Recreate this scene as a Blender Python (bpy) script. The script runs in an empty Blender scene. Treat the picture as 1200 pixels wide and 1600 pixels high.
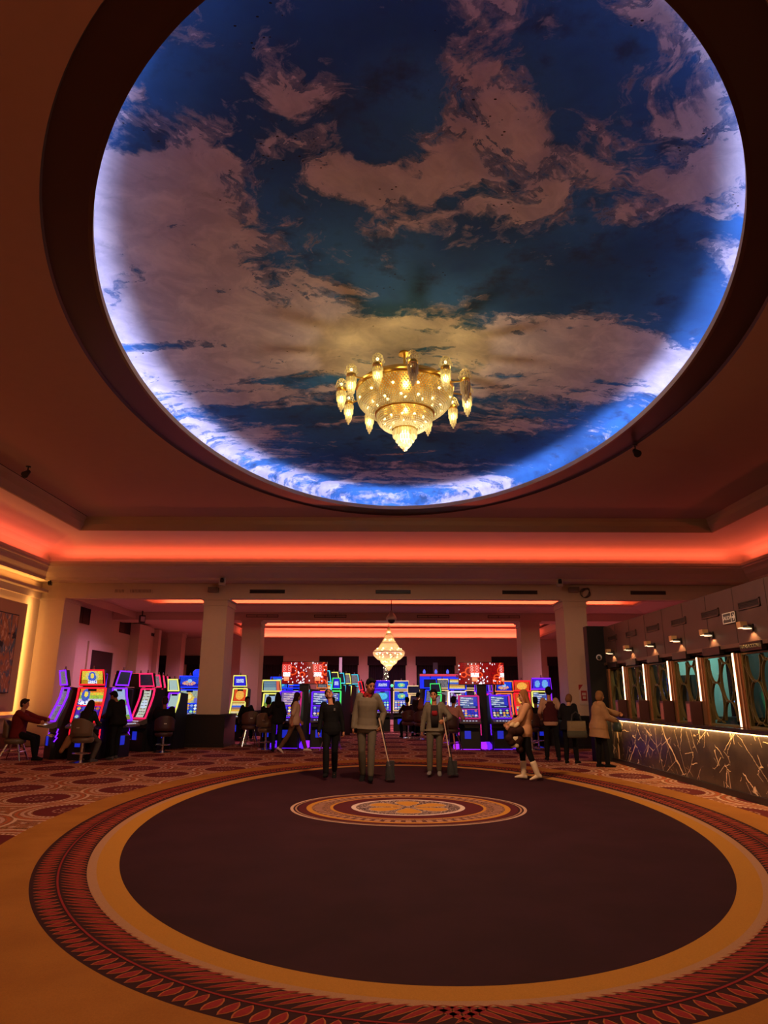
import bpy, bmesh, math, random
from mathutils import Vector, Matrix, Euler
random.seed(7)
PI = math.pi
sc = bpy.context.scene
COL = sc.collection

# ------------------------------------------------------------------ camera, view, world, room lights
PITCH, ROLL = 15.29, 0.2
cam_d = bpy.data.cameras.new('camera'); cam = bpy.data.objects.new('camera', cam_d); COL.objects.link(cam)
cam_d.sensor_fit = 'VERTICAL'; cam_d.sensor_height = 36.0; cam_d.sensor_width = 27.0
cam_d.lens = 36.0 * 1050 / 1600; cam_d.clip_start = 0.05; cam_d.clip_end = 200
cam.matrix_world = Matrix.Translation((0, 0, 1.5)) @ Matrix.Rotation(math.radians(90 + PITCH), 4, 'X') @ Matrix.Rotation(math.radians(ROLL), 4, 'Z')
sc.camera = cam
sc.view_settings.view_transform = 'Standard'; sc.view_settings.look = 'None'
sc.view_settings.exposure = 0.0; sc.view_settings.gamma = 1.0; sc.view_settings.use_curve_mapping = False
try:
    sc.cycles.use_denoising = True
    sc.cycles.max_bounces = 6; sc.cycles.diffuse_bounces = 4; sc.cycles.glossy_bounces = 3
    sc.cycles.transmission_bounces = 4; sc.cycles.transparent_max_bounces = 12
    sc.cycles.sample_clamp_indirect = 3.0; sc.cycles.caustics_reflective = False; sc.cycles.caustics_refractive = False
except Exception:
    pass
world = bpy.data.worlds.new('dim_room_air'); sc.world = world; world.use_nodes = True
world.node_tree.nodes['Background'].inputs[0].default_value = (0.30, 0.12, 0.10, 1)
world.node_tree.nodes['Background'].inputs[1].default_value = 0.02

def area(name, loc, rot, sx, sy, power, color, spread=180):
    d = bpy.data.lights.new(name, 'AREA'); d.shape = 'RECTANGLE'; d.size = sx; d.size_y = sy
    d.energy = power; d.color = color; d.spread = math.radians(spread)
    o = bpy.data.objects.new(name, d); COL.objects.link(o); o.location = loc
    o.rotation_euler = [math.radians(a) for a in rot]; return o
def spot(name, loc, rot, power, color, angle=60, blend=.5, radius=.03):
    d = bpy.data.lights.new(name, 'SPOT'); d.energy = power; d.color = color
    d.spot_size = math.radians(angle); d.spot_blend = blend; d.shadow_soft_size = radius
    o = bpy.data.objects.new(name, d); COL.objects.link(o); o.location = loc
    o.rotation_euler = [math.radians(a) for a in rot]; return o
def point(name, loc, power, color, radius=.1):
    d = bpy.data.lights.new(name, 'POINT'); d.energy = power; d.color = color; d.shadow_soft_size = radius
    o = bpy.data.objects.new(name, d); COL.objects.link(o); o.location = loc; return o

ORANGE = (1.0, .115, .05); WARM = (1.0, .60, .20); AMBER = (1.0, .45, .10); PINK = (1.0, .38, .78); LILAC = (.50, .50, 1.0)
CX, CY = 0.35, 10.0
# LED lines in the troughs of the coved ceilings (they face up and inwards onto the white coves)
COVE = 4.6      # watts per metre
area('cove_light_back', (CX, 20.22, 5.35), (180 + 38, 0, 0), 20.4, .10, COVE * 20.4, ORANGE)
area('cove_light_left', (-10.24, 8.5, 5.35), (180, 38, 0), .10, 23, COVE * 23, ORANGE)
area('cove_light_right', (10.98, 8.5, 5.35), (180, -38, 0), .10, 23, COVE * 23, ORANGE)
area('cove_light_bay_two', (CX, 26.62, 4.92), (180 - 20, 0, 0), 18.2, .08, 9 * 18, (1, .12, .05))
area('cove_light_bay_two_left', (-9.45, 24.9, 4.92), (180, -25, 0), .08, 2.6, 9 * 2.6, (1, .12, .05))
area('cove_light_bay_two_right', (10.15, 24.9, 4.92), (180, 25, 0), .08, 2.6, 9 * 2.6, (1, .12, .05))
area('cove_light_bay_three', (CX, 37.45, 4.62), (180 - 20, 0, 0), 15.6, .08, 11 * 15.6, (1, .09, .045))
area('cove_light_bay_three_upper', (CX, 37.42, 5.19), (180 + 8, 0, 0), 15.8, .05, 6 * 15.6, (1, .10, .045))
area('cove_light_bay_three_left', (-7.75, 33.4, 4.62), (180, -25, 0), .08, 7.6, 9 * 7.6, (1, .09, .045))
area('cove_light_bay_three_right', (8.45, 33.4, 4.62), (180, 25, 0), .08, 7.6, 9 * 7.6, (1, .09, .045))
# magenta spots added to tint the gaming floor walls, without any fixtures
for i, (x, y) in enumerate([(-6.5, 31.5), (CX, 33.5), (7.0, 31.5), (-8.3, 25), (8.5, 25)]):
    spot('added_magenta_wash', (x, y, 4.7 if y < 28 else 5.2), (0, 0, 0), 1700 if y > 28 else 750, PINK, 150, 1, .25)
# the large chandelier: its bowls shine down, a little goes up to the painted sky
spot('chandelier_downlight', (CX, 10.05, 5.22), (0, 0, 0), 1080, (1.0, .60, .35), 179, .12, .2)
point('chandelier_glow', (CX, 10.05, 5.22), 80, (1.0, .74, .52), .15)
for k in range(6): point('chandelier_ring_glow', (CX + 1.0 * math.cos(k * PI / 3 + .4), 10.05 + 1.0 * math.sin(k * PI / 3 + .4), 6.47), 4.5, (1.0, .68, .20), .08)
point('chandelier_bowl_glow', (CX, 10.05, 6.08), 10, (1.0, .80, .38), .02); point('chandelier_lower_bowl_glow', (CX, 10.05, 5.74), 5, (1.0, .80, .38), .02)
spot('added_rear_fill_downlight', (CX, -2.0, 5.2), (0, 0, 0), 800, (1.0, .60, .33), 179, .12, .25)  # fill added behind the camera for beams and columns; no chandelier hangs there
point('second_chandelier_glow', (CX - .1, 31, 3.2), 60, (1.0, .7, .35), .5)

# ------------------------------------------------------------------ materials
def lin(c):
    return tuple(((v / 255.0) / 12.92 if v / 255.0 <= .04045 else ((v / 255.0 + .055) / 1.055) ** 2.4) for v in c)
MATS = {}
def mat(name, col=(.5, .5, .5), rough=.6, metal=0.0, noise=0.0, nscale=20.0, bump=0.0, emit=None, estr=1.0, spec=.4, trans=0.0, alpha=1.0, sheen=0.0, sample=True):
    if name in MATS: return MATS[name]
    m = bpy.data.materials.new(name); m.use_nodes = True; nt = m.node_tree; b = nt.nodes['Principled BSDF']
    b.inputs['Base Color'].default_value = (*col, 1); b.inputs['Roughness'].default_value = rough
    b.inputs['Metallic'].default_value = metal; b.inputs['Specular IOR Level'].default_value = spec
    if trans: b.inputs['Transmission Weight'].default_value = trans
    if sheen: b.inputs['Sheen Weight'].default_value = sheen
    if alpha < 1: b.inputs['Alpha'].default_value = alpha
    if noise or bump:
        tc = nt.nodes.new('ShaderNodeTexCoord'); n = nt.nodes.new('ShaderNodeTexNoise')
        n.inputs['Scale'].default_value = nscale; n.inputs['Detail'].default_value = 5
        nt.links.new(tc.outputs['Object'], n.inputs['Vector'])
        if noise:
            mx = nt.nodes.new('ShaderNodeMix'); mx.data_type = 'RGBA'
            mx.inputs['A'].default_value = (*[c * (1 - noise) for c in col], 1); mx.inputs['B'].default_value = (*[min(1, c * (1 + noise)) for c in col], 1)
            nt.links.new(n.outputs['Fac'], mx.inputs['Factor']); nt.links.new(mx.outputs['Result'], b.inputs['Base Color'])
        if bump:
            bp = nt.nodes.new('ShaderNodeBump'); bp.inputs['Strength'].default_value = bump; bp.inputs['Distance'].default_value = .01
            nt.links.new(n.outputs['Fac'], bp.inputs['Height']); nt.links.new(bp.outputs['Normal'], b.inputs['Normal'])
    if emit:
        b.inputs['Emission Color'].default_value = (*emit, 1); b.inputs['Emission Strength'].default_value = estr
    if not sample:
        try: m.cycles.emission_sampling = 'NONE'
        except Exception: pass
    MATS[name] = m; return m
def glow(name, col, s=1.0, sample=True):
    return mat(name, (.02, .02, .02), .5, emit=col, estr=s, sample=sample)

class S:      # arithmetic on shader sockets
    nt = None
    def __init__(s, v): s.v = v
    @staticmethod
    def op(o, *a, clamp=False):
        n = S.nt.nodes.new('ShaderNodeMath'); n.operation = o; n.use_clamp = clamp
        for i, x in enumerate(a):
            x = x.v if isinstance(x, S) else x
            if isinstance(x, (int, float)): n.inputs[i].default_value = x
            else: S.nt.links.new(x, n.inputs[i])
        return S(n.outputs[0])
    def __add__(s, o): return S.op('ADD', s, o)
    __radd__ = __add__
    def __sub__(s, o): return S.op('SUBTRACT', s, o)
    def __rsub__(s, o): return S.op('SUBTRACT', o, s)
    def __mul__(s, o): return S.op('MULTIPLY', s, o)
    __rmul__ = __mul__
    def __truediv__(s, o): return S.op('DIVIDE', s, o)
    def lt(s, o): return S.op('LESS_THAN', s, o)
    def gt(s, o): return S.op('GREATER_THAN', s, o)
def sstep(a, b, x): 
    n = S.nt.nodes.new('ShaderNodeMapRange'); n.interpolation_type = 'SMOOTHSTEP'
    n.inputs['From Min'].default_value = a; n.inputs['From Max'].default_value = b
    S.nt.links.new(x.v, n.inputs['Value']); return S(n.outputs[0])
def band(x, a, b): return x.gt(a) * x.lt(b)
def vec(x, y, z=0.0):
    n = S.nt.nodes.new('ShaderNodeCombineXYZ')
    for i, q in enumerate((x, y, z)):
        if isinstance(q, S): S.nt.links.new(q.v, n.inputs[i])
        else: n.inputs[i].default_value = q
    return n.outputs[0]
def noise(v, scale, detail=6, rough=.55, dist=0.0):
    n = S.nt.nodes.new('ShaderNodeTexNoise'); n.inputs['Scale'].default_value = scale; n.inputs['Detail'].default_value = detail
    n.inputs['Roughness'].default_value = rough; n.inputs['Distortion'].default_value = dist
    S.nt.links.new(v, n.inputs['Vector']); return S(n.outputs['Fac'])
def mixc(f, a, b):
    n = S.nt.nodes.new('ShaderNodeMix'); n.data_type = 'RGBA'
    S.nt.links.new(f.v, n.inputs['Factor'])
    for k, q in (('A', a), ('B', b)):
        if isinstance(q, tuple): n.inputs[k].default_value = (*q, 1)
        else: S.nt.links.new(q, n.inputs[k])
    return n.outputs['Result']
def xyz():
    tc = S.nt.nodes.new('ShaderNodeTexCoord'); sp = S.nt.nodes.new('ShaderNodeSeparateXYZ')
    S.nt.links.new(tc.outputs['Object'], sp.inputs[0]); return tc.outputs['Object'], S(sp.outputs[0]), S(sp.outputs[1]), S(sp.outputs[2])
def nodemat(name, rough=.8, spec=.3, metal=0.0):
    m = bpy.data.materials.new(name); m.use_nodes = True; S.nt = m.node_tree; b = S.nt.nodes['Principled BSDF']
    b.inputs['Roughness'].default_value = rough; b.inputs['Specular IOR Level'].default_value = spec; b.inputs['Metallic'].default_value = metal
    MATS[name] = m; return m, b

# ------------------------------------------------------------------ mesh helpers
class MB:
    def __init__(s): s.v = []; s.f = []; s.m = []; s.c = None
    def add(s, vs, fs, mi=0):
        n = len(s.v); s.v += [tuple(p) for p in vs]; s.f += [tuple(i + n for i in f) for f in fs]; s.m += [mi] * len(fs); return s
    def box(s, x0, x1, y0, y1, z0, z1, mi=0):
        v = [(x, y, z) for z in (z0, z1) for y in (y0, y1) for x in (x0, x1)]
        return s.add(v, [(0, 2, 3, 1), (4, 5, 7, 6), (0, 1, 5, 4), (2, 6, 7, 3), (0, 4, 6, 2), (1, 3, 7, 5)], mi)
    def cbox(s, c, d, mi=0, M=None):
        x, y, z = c; a, b, e = d[0] / 2, d[1] / 2, d[2] / 2
        v = [Vector((x + i * a, y + j * b, z + k * e)) for k in (-1, 1) for j in (-1, 1) for i in (-1, 1)]
        if M: v = [M @ p for p in v]
        return s.add(v, [(0, 2, 3, 1), (4, 5, 7, 6), (0, 1, 5, 4), (2, 6, 7, 3), (0, 4, 6, 2), (1, 3, 7, 5)], mi)
    def prism(s, poly, y0, y1, axis='x', mi=0):
        # poly of 2-D points, extruded along axis between y0 and y1
        def P(a, b, t): return {'x': (t, a, b), 'y': (a, t, b), 'z': (a, b, t)}[axis]
        n = len(poly); v = [P(a, b, y0) for a, b in poly] + [P(a, b, y1) for a, b in poly]
        f = [tuple(range(n)), tuple(range(2 * n - 1, n - 1, -1))] + [(i, i + n, (i + 1) % n + n, (i + 1) % n) for i in range(n)]
        return s.add(v, f, mi)
    def tube(s, pts, r, seg=8, mi=0, closed=False, caps=True):
        pts = [Vector(p) for p in pts]; n = len(pts); rs = r if isinstance(r, (list, tuple)) else [r] * n
        vs = []; ref = None
        for i, p in enumerate(pts):
            if closed: t = pts[(i + 1) % n] - pts[i - 1]
            else: t = pts[min(i + 1, n - 1)] - pts[max(i - 1, 0)]
            if t.length < 1e-9: t = Vector((0, 0, 1))
            t.normalize()
            if ref is None: ref = Vector((0, 0, 1)) if abs(t.z) < .9 else Vector((1, 0, 0))
            a = (ref - t * ref.dot(t))
            if a.length < 1e-6: a = t.orthogonal()
            a.normalize(); ref = a; b = t.cross(a)
            vs += [p + (a * math.cos(2 * PI * k / seg) + b * math.sin(2 * PI * k / seg)) * rs[i] for k in range(seg)]
        fs = []
        for i in range(n if closed else n - 1):
            j = (i + 1) % n
            fs += [(i * seg + k, i * seg + (k + 1) % seg, j * seg + (k + 1) % seg, j * seg + k) for k in range(seg)]
        if not closed and caps: fs += [tuple(range(seg - 1, -1, -1)), tuple((n - 1) * seg + k for k in range(seg))]
        return s.add(vs, fs, mi)
    def lathe(s, prof, seg=24, c=(0, 0, 0), mi=0):
        vs = [(c[0] + r * math.cos(2 * PI * k / seg), c[1] + r * math.sin(2 * PI * k / seg), c[2] + z) for r, z in prof for k in range(seg)]
        fs = [(i * seg + k, i * seg + (k + 1) % seg, (i + 1) * seg + (k + 1) % seg, (i + 1) * seg + k) for i in range(len(prof) - 1) for k in range(seg)]
        if prof[0][0] > 1e-4: fs.append(tuple(range(seg - 1, -1, -1)))
        if prof[-1][0] > 1e-4: fs.append(tuple((len(prof) - 1) * seg + k for k in range(seg)))
        return s.add(vs, fs, mi)
    def ball(s, c, r, seg=10, rings=6, mi=0, sc_=(1, 1, 1), M=None):
        vs = []; 
        for i in range(rings + 1):
            t = PI * i / rings; 
            for k in range(seg):
                p = Vector((r * sc_[0] * math.sin(t) * math.cos(2 * PI * k / seg), r * sc_[1] * math.sin(t) * math.sin(2 * PI * k / seg), -r * sc_[2] * math.cos(t)))
                if M: p = M @ p
                vs.append((p[0] + c[0], p[1] + c[1], p[2] + c[2]))
        fs = [(i * seg + k, i * seg + (k + 1) % seg, (i + 1) * seg + (k + 1) % seg, (i + 1) * seg + k) for i in range(rings) for k in range(seg)]
        return s.add(vs, fs, mi)
    def build(s, name, mats, parent=None, smooth=False, loc=None, weld=False, recalc=False):
        me = bpy.data.meshes.new(name); me.from_pydata(s.v, [], s.f)
        if not isinstance(mats, (list, tuple)): mats = [mats]
        for m in mats: me.materials.append(m)
        if len(mats) > 1: me.polygons.foreach_set('material_index', s.m)
        if weld or recalc:
            bm = bmesh.new(); bm.from_mesh(me); bmesh.ops.remove_doubles(bm, verts=bm.verts, dist=1e-5)
            bmesh.ops.recalc_face_normals(bm, faces=bm.faces); bm.to_mesh(me); bm.free()
        if smooth: me.polygons.foreach_set('use_smooth', [True] * len(me.polygons))
        me.update()
        o = bpy.data.objects.new(name, me); COL.objects.link(o)
        if parent: o.parent = parent
        if loc: o.location = loc
        return o
def thing(name, label, cat, loc=(0, 0, 0), rz=0.0, group=None):
    o = bpy.data.objects.new(name, None); COL.objects.link(o); o.empty_display_size = .2
    o.location = loc; o.rotation_euler = (0, 0, rz); o['label'] = label; o['category'] = cat
    if group: o['group'] = group
    return o
def tag(o, label, cat, group=None):
    o['label'] = label; o['category'] = cat
    if group: o['group'] = group
    return o
def struct(o): o['kind'] = 'structure'; return o
def copy_tree(o, parent=None):
    c = o.copy(); COL.objects.link(c)
    if parent: c.parent = parent
    for ch in list(KIDS.get(o.name, o.children)): copy_tree(ch, c)
    return c
KIDS = {}

# ------------------------------------------------------------------ wall paints and carpets
M_PAINT = mat('cream_paint', (.56, .42, .31), .75, noise=.05, nscale=8)
M_CEIL = mat('ceiling_paint', (.42, .27, .20), .8, noise=.04, nscale=5)
M_COVE = mat('white_cove_paint', (.75, .68, .60), .8)
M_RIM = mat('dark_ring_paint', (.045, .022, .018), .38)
M_BLACK = mat('black_lacquer', (.012, .010, .011), .35)
M_DARKWOOD = mat('dark_wood_veneer', (.060, .030, .025), .45, noise=.3, nscale=6)
M_BRASS = mat('polished_brass', (.80, .50, .12), .28, metal=1.0)
M_CHROME = mat('chrome', (.75, .75, .75), .2, metal=1.0)

def carpet_pattern():
    m, b = nodemat('rosette_carpet', .95, .1); v, x, y, z = xyz()
    A, B = 1.82, 2.14
    def cell(ox, oy):
        u = S.op('WRAP', (x + (5.15 + ox)) / A, .5, -.5) * (A / .91)
        w = S.op('WRAP', (y - (10.85 + oy)) / B, .5, -.5) * (B / 1.07)
        return S.op('SQRT', u * u + w * w), S.op('ARCTAN2', w, u)
    r1, a1 = cell(0, 0); r2, a2 = cell(A / 2, B / 2)
    near = r1.lt(r2); r = S.op('MINIMUM', r1, r2); ang = a1 * near + a2 * (1 - near)
    n = noise(v, 3.0, 3); f = noise(v, 90, 2)
    c = mixc(sstep(.35, .65, n), (.20, .060, .028), (.30, .10, .035))
    sw = noise(v, 7.5, 1, .5, 2.5)
    c = mixc(band(sw, .47, .50), c, (.52, .27, .16)); c = mixc(band(sw, .54, .57), c, (.42, .09, .03))
    c = mixc(band(sw, .40, .43), c, (.07, .05, .02))
    # petals of small flowers between the rosettes
    fl = S.op('ABSOLUTE', S.op('SINE', ang * 4.0))
    c = mixc(band(r, .86, .98) * fl.gt(.35), c, (.50, .30, .22))
    c = mixc(band(r, .70, .745), c, (.60, .36, .25)); c = mixc(band(r, .63, .67), c, (.40, .09, .03))
    c = mixc(band(r, .55, .60), c, (.50, .26, .18))
    dots = S.op('SINE', ang * 46.0).gt(0.0)
    c = mixc(band(r, .465, .51) * dots, c, (.66, .44, .34))
    c = mixc(r.lt(.45), c, (.115, .012, .014))
    c = mixc(band(r, .17, .205) * S.op('SINE', ang * 14.0).gt(-.3), c, (.40, .20, .15))
    c = mixc(band(r, .08, .10), c, (.36, .18, .12))
    c = mixc(f * .35, c, (.05, .015, .01))
    S.nt.links.new(c, b.inputs['Base Color'])
    return m
M_CARPET = carpet_pattern()

def oval_pattern():
    m, b = nodemat('oval_carpet_pattern', .95, .1); v, x0, y0, z = xyz()
    x = x0 - .39; y = y0 - 10.0
    def el(a, bb, oy=0.0): 
        yy = y - oy
        return S.op('SQRT', (x * x) / (a * a) + (yy * yy) / (bb * bb))
    f = noise(v, 140, 2); g = noise(v, 1.6, 4)
    c = mixc(sstep(.3, .7, g), (.34, .122, .019), (.40, .15, .024))          # golden field
    c = mixc(el(4.12, 6.64, .12).lt(1.0), c, (.040, .010, .011))            # leaf border ground
    c = mixc(el(3.63, 6.12, .0).lt(1.0), c, (.46, .23, .115))              # pale line
    c = mixc(el(3.545, 6.04, -.01).lt(1.0), c, (.50, .215, .030))            # gold band
    dark = mixc(sstep(.35, .65, g), (.030, .0072, .0105), (.038, .0092, .0135))
    c = mixc(el(3.345, 5.86, -.01).lt(1.0), c, dark)
    # medallion
    xm = x + .04; ym = y - .12
    r = S.op('SQRT', (xm * xm) / (1.63 * 1.63) + (ym * ym) / (1.44 * 1.44)); an = S.op('ARCTAN2', ym / 1.44, xm / 1.63)
    pale = (.50, .30, .20); gold = (.48, .20, .025); red = (.085, .012, .016)
    c = mixc(band(r, .975, 1.0), c, pale); c = mixc(band(r, .945, .96), c, (.36, .18, .10))
    c = mixc(r.lt(.93), c, red)
    c = mixc(band(r, .82, .865), c, gold)
    fil = noise(v, 22, 1, .5, 1.5)
    tex = mixc(band(fil, .46, .54), (.30, .13, .07), (.045, .02, .02))
    c = mixc(band(r, .66, .82), c, tex)
    tex2 = mixc(S.op('SINE', an * 60.0).gt(.2), (.40, .20, .12), (.10, .03, .03))
    c = mixc(band(r, .735, .80), c, tex2)
    c = mixc(band(r, .64, .665), c, gold); c = mixc(band(r, .445, .485), c, (.62, .45, .38))
    inner = mixc(band(noise(v, 16, 1, .5, 2.0), .46, .56), (.035, .012, .02), (.46, .30, .24))
    c = mixc(r.lt(.445), c, inner)
    pet = S.op('ABSOLUTE', S.op('SINE', an * 3.0 ))
    # six rounded petals
    q = S.op('POWER', pet, .8) * S.op('SINE', (r / .42) * PI)
    c = mixc(r.lt(.42) * q.gt(.40), c, (.55, .34, .2)); c = mixc(r.lt(.42) * q.gt(.47), c, gold)
    c = mixc(f * .4, c, (.012, .004, .004))
    S.nt.links.new(c, b.inputs['Base Color']); return m
M_OVAL = oval_pattern()

# ------------------------------------------------------------------ floor and oval carpet
fl = MB().box(-17, 14, -4.5, 39, -.12, 0); struct(fl.build('floor', M_CARPET))
def ellipse(a, b, n, cx=.39, cy=10.0): return [(cx + a * math.cos(2 * PI * k / n), cy + b * math.sin(2 * PI * k / n)) for k in range(n)]
oc = MB(); n = 160
ring = ellipse(4.58, 7.42, n, .39, 10.0)
oc.add([(x, y, .004) for x, y in ring] + [(x, y, -.02) for x, y in ring], [tuple(range(n))] + [(k, k + n, (k + 1) % n + n, (k + 1) % n) for k in range(n)])
def leaf(base, d, L, W, mi, z, hook=0.0):
    d = Vector(d).normalized(); p = Vector((-d.y, d.x)); pts = []
    prof = [(0, .02), (.18, .55), (.42, .95), (.62, 1), (.82, .62), (1, .0)]
    up = [(t, w) for t, w in prof]; dn = [(t, -w * .9) for t, w in prof[-2:0:-1]]
    for t, w in up + dn:
        bend = hook * t * t
        q = Vector(base) + d * (L * t) + p * (W * .5 * w + bend * L); pts.append((q.x, q.y, z))
    oc.add(pts, [tuple(range(len(pts)))], mi)
NL = 178
for side in (-1, 1):
    # walk along the stem ellipse by arc length, from the near end to the far end
    a, b = 3.90, 6.44; tot = [0.0]; P = []
    for i in range(801):
        t = PI / 2 + side * PI * i / 800; P.append((.39 + a * math.cos(t), 10.12 + b * math.sin(t)))
        if i: tot.append(tot[-1] + math.dist(P[-1], P[-2]))
    for k in range(NL):
        s = (k + .5) / NL * tot[-1]; i = next(j for j in range(801) if tot[j] >= s)
        p = Vector(P[i]); tg = (Vector(P[min(i + 3, 800)]) - Vector(P[max(i - 3, 0)])).normalized()
        inn = (Vector((.39, 10.12)) - p); inn = (inn - tg * inn.dot(tg)).normalized()
        hk = -.18 if side > 0 else .18
        di = tg * .62 + inn * .78; do = -inn + tg * .10
        leaf(p + inn * .02, di, .30, .054, 2, .0052, hk * .6); leaf(p + inn * .02 + di.normalized() * .012, di, .277, .037, 1, .0064, hk * .6)
        leaf(p - inn * .015, do, .165, .082, 2, .0052, hk); leaf(p - inn * .015 + do.normalized() * .010, do, .145, .060, 1, .0064, hk)
    stem = [(P[i][0], P[i][1]) for i in range(0, 801, 8)]
    vs = []; 
    for i, q in enumerate(stem):
        w = .008; tg = (Vector(stem[min(i + 1, len(stem) - 1)]) - Vector(stem[max(i - 1, 0)])).normalized(); nn = Vector((-tg.y, tg.x))
        vs += [(q[0] + nn.x * w, q[1] + nn.y * w, .0058), (q[0] - nn.x * w, q[1] - nn.y * w, .0058)]
    oc.add(vs, [(2 * i, 2 * i + 1, 2 * i + 3, 2 * i + 2) for i in range(len(stem) - 1)], 1)
M_LEAFR = mat('leaf_red_pile', (.23, .018, .018), .95, noise=.3, nscale=90, spec=.1); M_LEAFO = mat('leaf_orange_pile', (.36, .10, .03), .95, noise=.3, nscale=90, spec=.1)
o = oc.build('oval_carpet', [M_OVAL, M_LEAFR, M_LEAFO]); tag(o, 'large oval carpet with dark maroon field, gold rings, red leaf border and flower medallion', 'carpet')

# ------------------------------------------------------------------ shell
def wall(name, x0, x1, y0, y1, z0, z1, m=M_PAINT): return struct(MB().box(x0, x1, y0, y1, z0, z1).build(name, m))
wall('wall_left', -11.4, -10.94, -4.5, 21.4, 0, 6.4)
wall('wall_right', 11.95, 12.4, -4.5, 39, 0, 6.4)
wall('wall_rear', -11.4, 12.4, -4.9, -4.5, 0, 6.4)
wall('wall_side', -11.4, -10.94, 21.66, 32.8, 0, 4.9)
wall('wall_far_left', -17.4, -17, 32.8, 39.4, 0, 4.9)
wall('wall_return', -17.2, -11.4, 32.5, 32.8, 0, 4.9)
wall('baseboard_left', -10.94, -10.90, -4.5, 21.35, 0, .42, mat('brown_baseboard', (.16, .07, .035), .6))
def sweep(name, prof, xl, xr, y0, y1, m, kx=1.0, kr=None, flip=False, split=None):
    kr = kx if kr is None else kr
    b = MB(); vs = []
    for o_, z in prof:
        kl, kq = (kx, kr) if o_ >= 0 else (.9, .9)
        vs += [(xl - kl * o_, y0 - o_, z), (xr + kq * o_, y0 - o_, z), (xr + kq * o_, y1 + o_, z), (xl - kl * o_, y1 + o_, z)]
    fs = [(i * 4 + k, i * 4 + (k + 1) % 4, (i + 1) * 4 + (k + 1) % 4, (i + 1) * 4 + k) for i in range(len(prof) - 1) for k in range(4)]
    b.add(vs, fs); return struct(b.build(name, m, recalc=False))
# main hall: cornice with its light trough, cove, ceiling border
sweep('trim_cornice', [(1.5, 4.95), (.85, 4.95), (.80, 5.02), (.62, 5.06), (.42, 5.12), (.30, 5.20), (.10, 5.27), (.02, 5.30), (0, 5.37), (.06, 5.37), (.09, 5.24), (.62, 5.24)], -10.05, 10.72, -3.0, 19.9, M_PAINT, .59, .8)
sweep('ceiling_cove', [(.62, 5.24), (.62, 5.40), (.56, 5.52), (.40, 5.66), (.10, 5.78), (-.5, 5.88), (-1.1, 5.93), (-1.72, 5.95)], -10.05, 10.72, -3.0, 19.9, M_COVE, .59, .8)
sweep('ceiling_border', [(-1.72, 5.95), (-1.80, 5.88), (-1.86, 5.88), (-2.02, 6.02), (-2.06, 6.12), (-2.14, 6.2)], -10.05, 10.72, -3.0, 19.9, mat('border_paint', (.40, .30, .20), .8), .9, .9)
# ceiling with the oval opening
def plate_with_hole(name, rect, z, hole, m):
    n = len(hole); x0, x1, y0, y1 = rect; b = MB(); cx, cy = CX, CY; outer = []
    for hx, hy in hole:
        dx, dy = hx - cx, hy - cy
        t = min(((x1 - cx) / dx if dx > 1e-9 else 1e9), ((x0 - cx) / dx if dx < -1e-9 else 1e9), ((y1 - cy) / dy if dy > 1e-9 else 1e9), ((y0 - cy) / dy if dy < -1e-9 else 1e9))
        outer.append((cx + dx * t, cy + dy * t))
    vs = [(x, y, z) for x, y in hole] + [(x, y, z) for x, y in outer]
    b.add(vs, [(k, k + n, (k + 1) % n + n, (k + 1) % n) for k in range(n)])
    for c in ((x0, y0), (x1, y0), (x1, y1), (x0, y1)):      # corner triangles
        k = min(range(n), key=lambda i: (math.copysign(1, outer[i][0] - c[0]) != 0) * 0 + (math.dist(outer[i], c)))
        k2 = min([(k + 1) % n, (k - 1) % n], key=lambda i: math.dist(outer[i], c))
        b.add([(*outer[k], z), (*outer[k2], z), (c[0], c[1], z)], [(0, 1, 2)])
    return b.build(name, m)
NH = 192
hole_out = ellipse(4.72, 7.47, NH, CX, 10.1)
struct(plate_with_hole('ceiling', (-8.1, 8.8, -1.1, 17.9), 6.2, hole_out, M_CEIL))
def ring_strip(b, loops, mi=0):
    n = len(loops[0][0]); vs = []
    for pts, z in loops: vs += [(x, y, z) for x, y in pts]
    b.add(vs, [(i * n + k, i * n + (k + 1) % n, (i + 1) * n + (k + 1) % n, (i + 1) * n + k) for i in range(len(loops) - 1) for k in range(n)], mi)
E_ = lambda a, b_, cy=10.0: ellipse(a, b_, NH, CX, cy)
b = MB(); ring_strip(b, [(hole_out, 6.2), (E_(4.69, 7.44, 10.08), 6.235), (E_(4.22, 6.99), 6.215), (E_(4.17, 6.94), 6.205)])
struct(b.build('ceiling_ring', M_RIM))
b = MB(); ring_strip(b, [(E_(4.17, 6.94), 6.205), (E_(4.17, 6.94), 6.30), (E_(4.21, 6.98), 6.30), (E_(4.23, 7.0), 6.25), (E_(4.70, 7.47), 6.25), (E_(4.70, 7.47), 6.3)])
struct(b.build('trim_lip', mat('pale_lip_paint', (.55, .50, .50), .6)))
b = MB(); ring_strip(b, [(E_(4.46, 7.23), 6.255), (E_(4.46, 7.23), 6.36), (E_(4.44, 7.21), 6.36), (E_(4.44, 7.21), 6.255)]); struct(b.build('trim_added_led_baffle', M_BLACK))  # unseen baffle added to cut the tape's light off the inner sky
b = MB(); ring_strip(b, [(E_(4.57, 7.34), 6.27), (E_(4.52, 7.29), 6.27)])
# LED tape laid in the trough behind the lip
LED_SKY = glow('blue_white_led_tape', (.50, .56, 1.0), 38)
tag(b.build('led_tape', LED_SKY), 'blue white LED tape hidden behind the lip of the oval ceiling opening', 'led tape')

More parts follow.
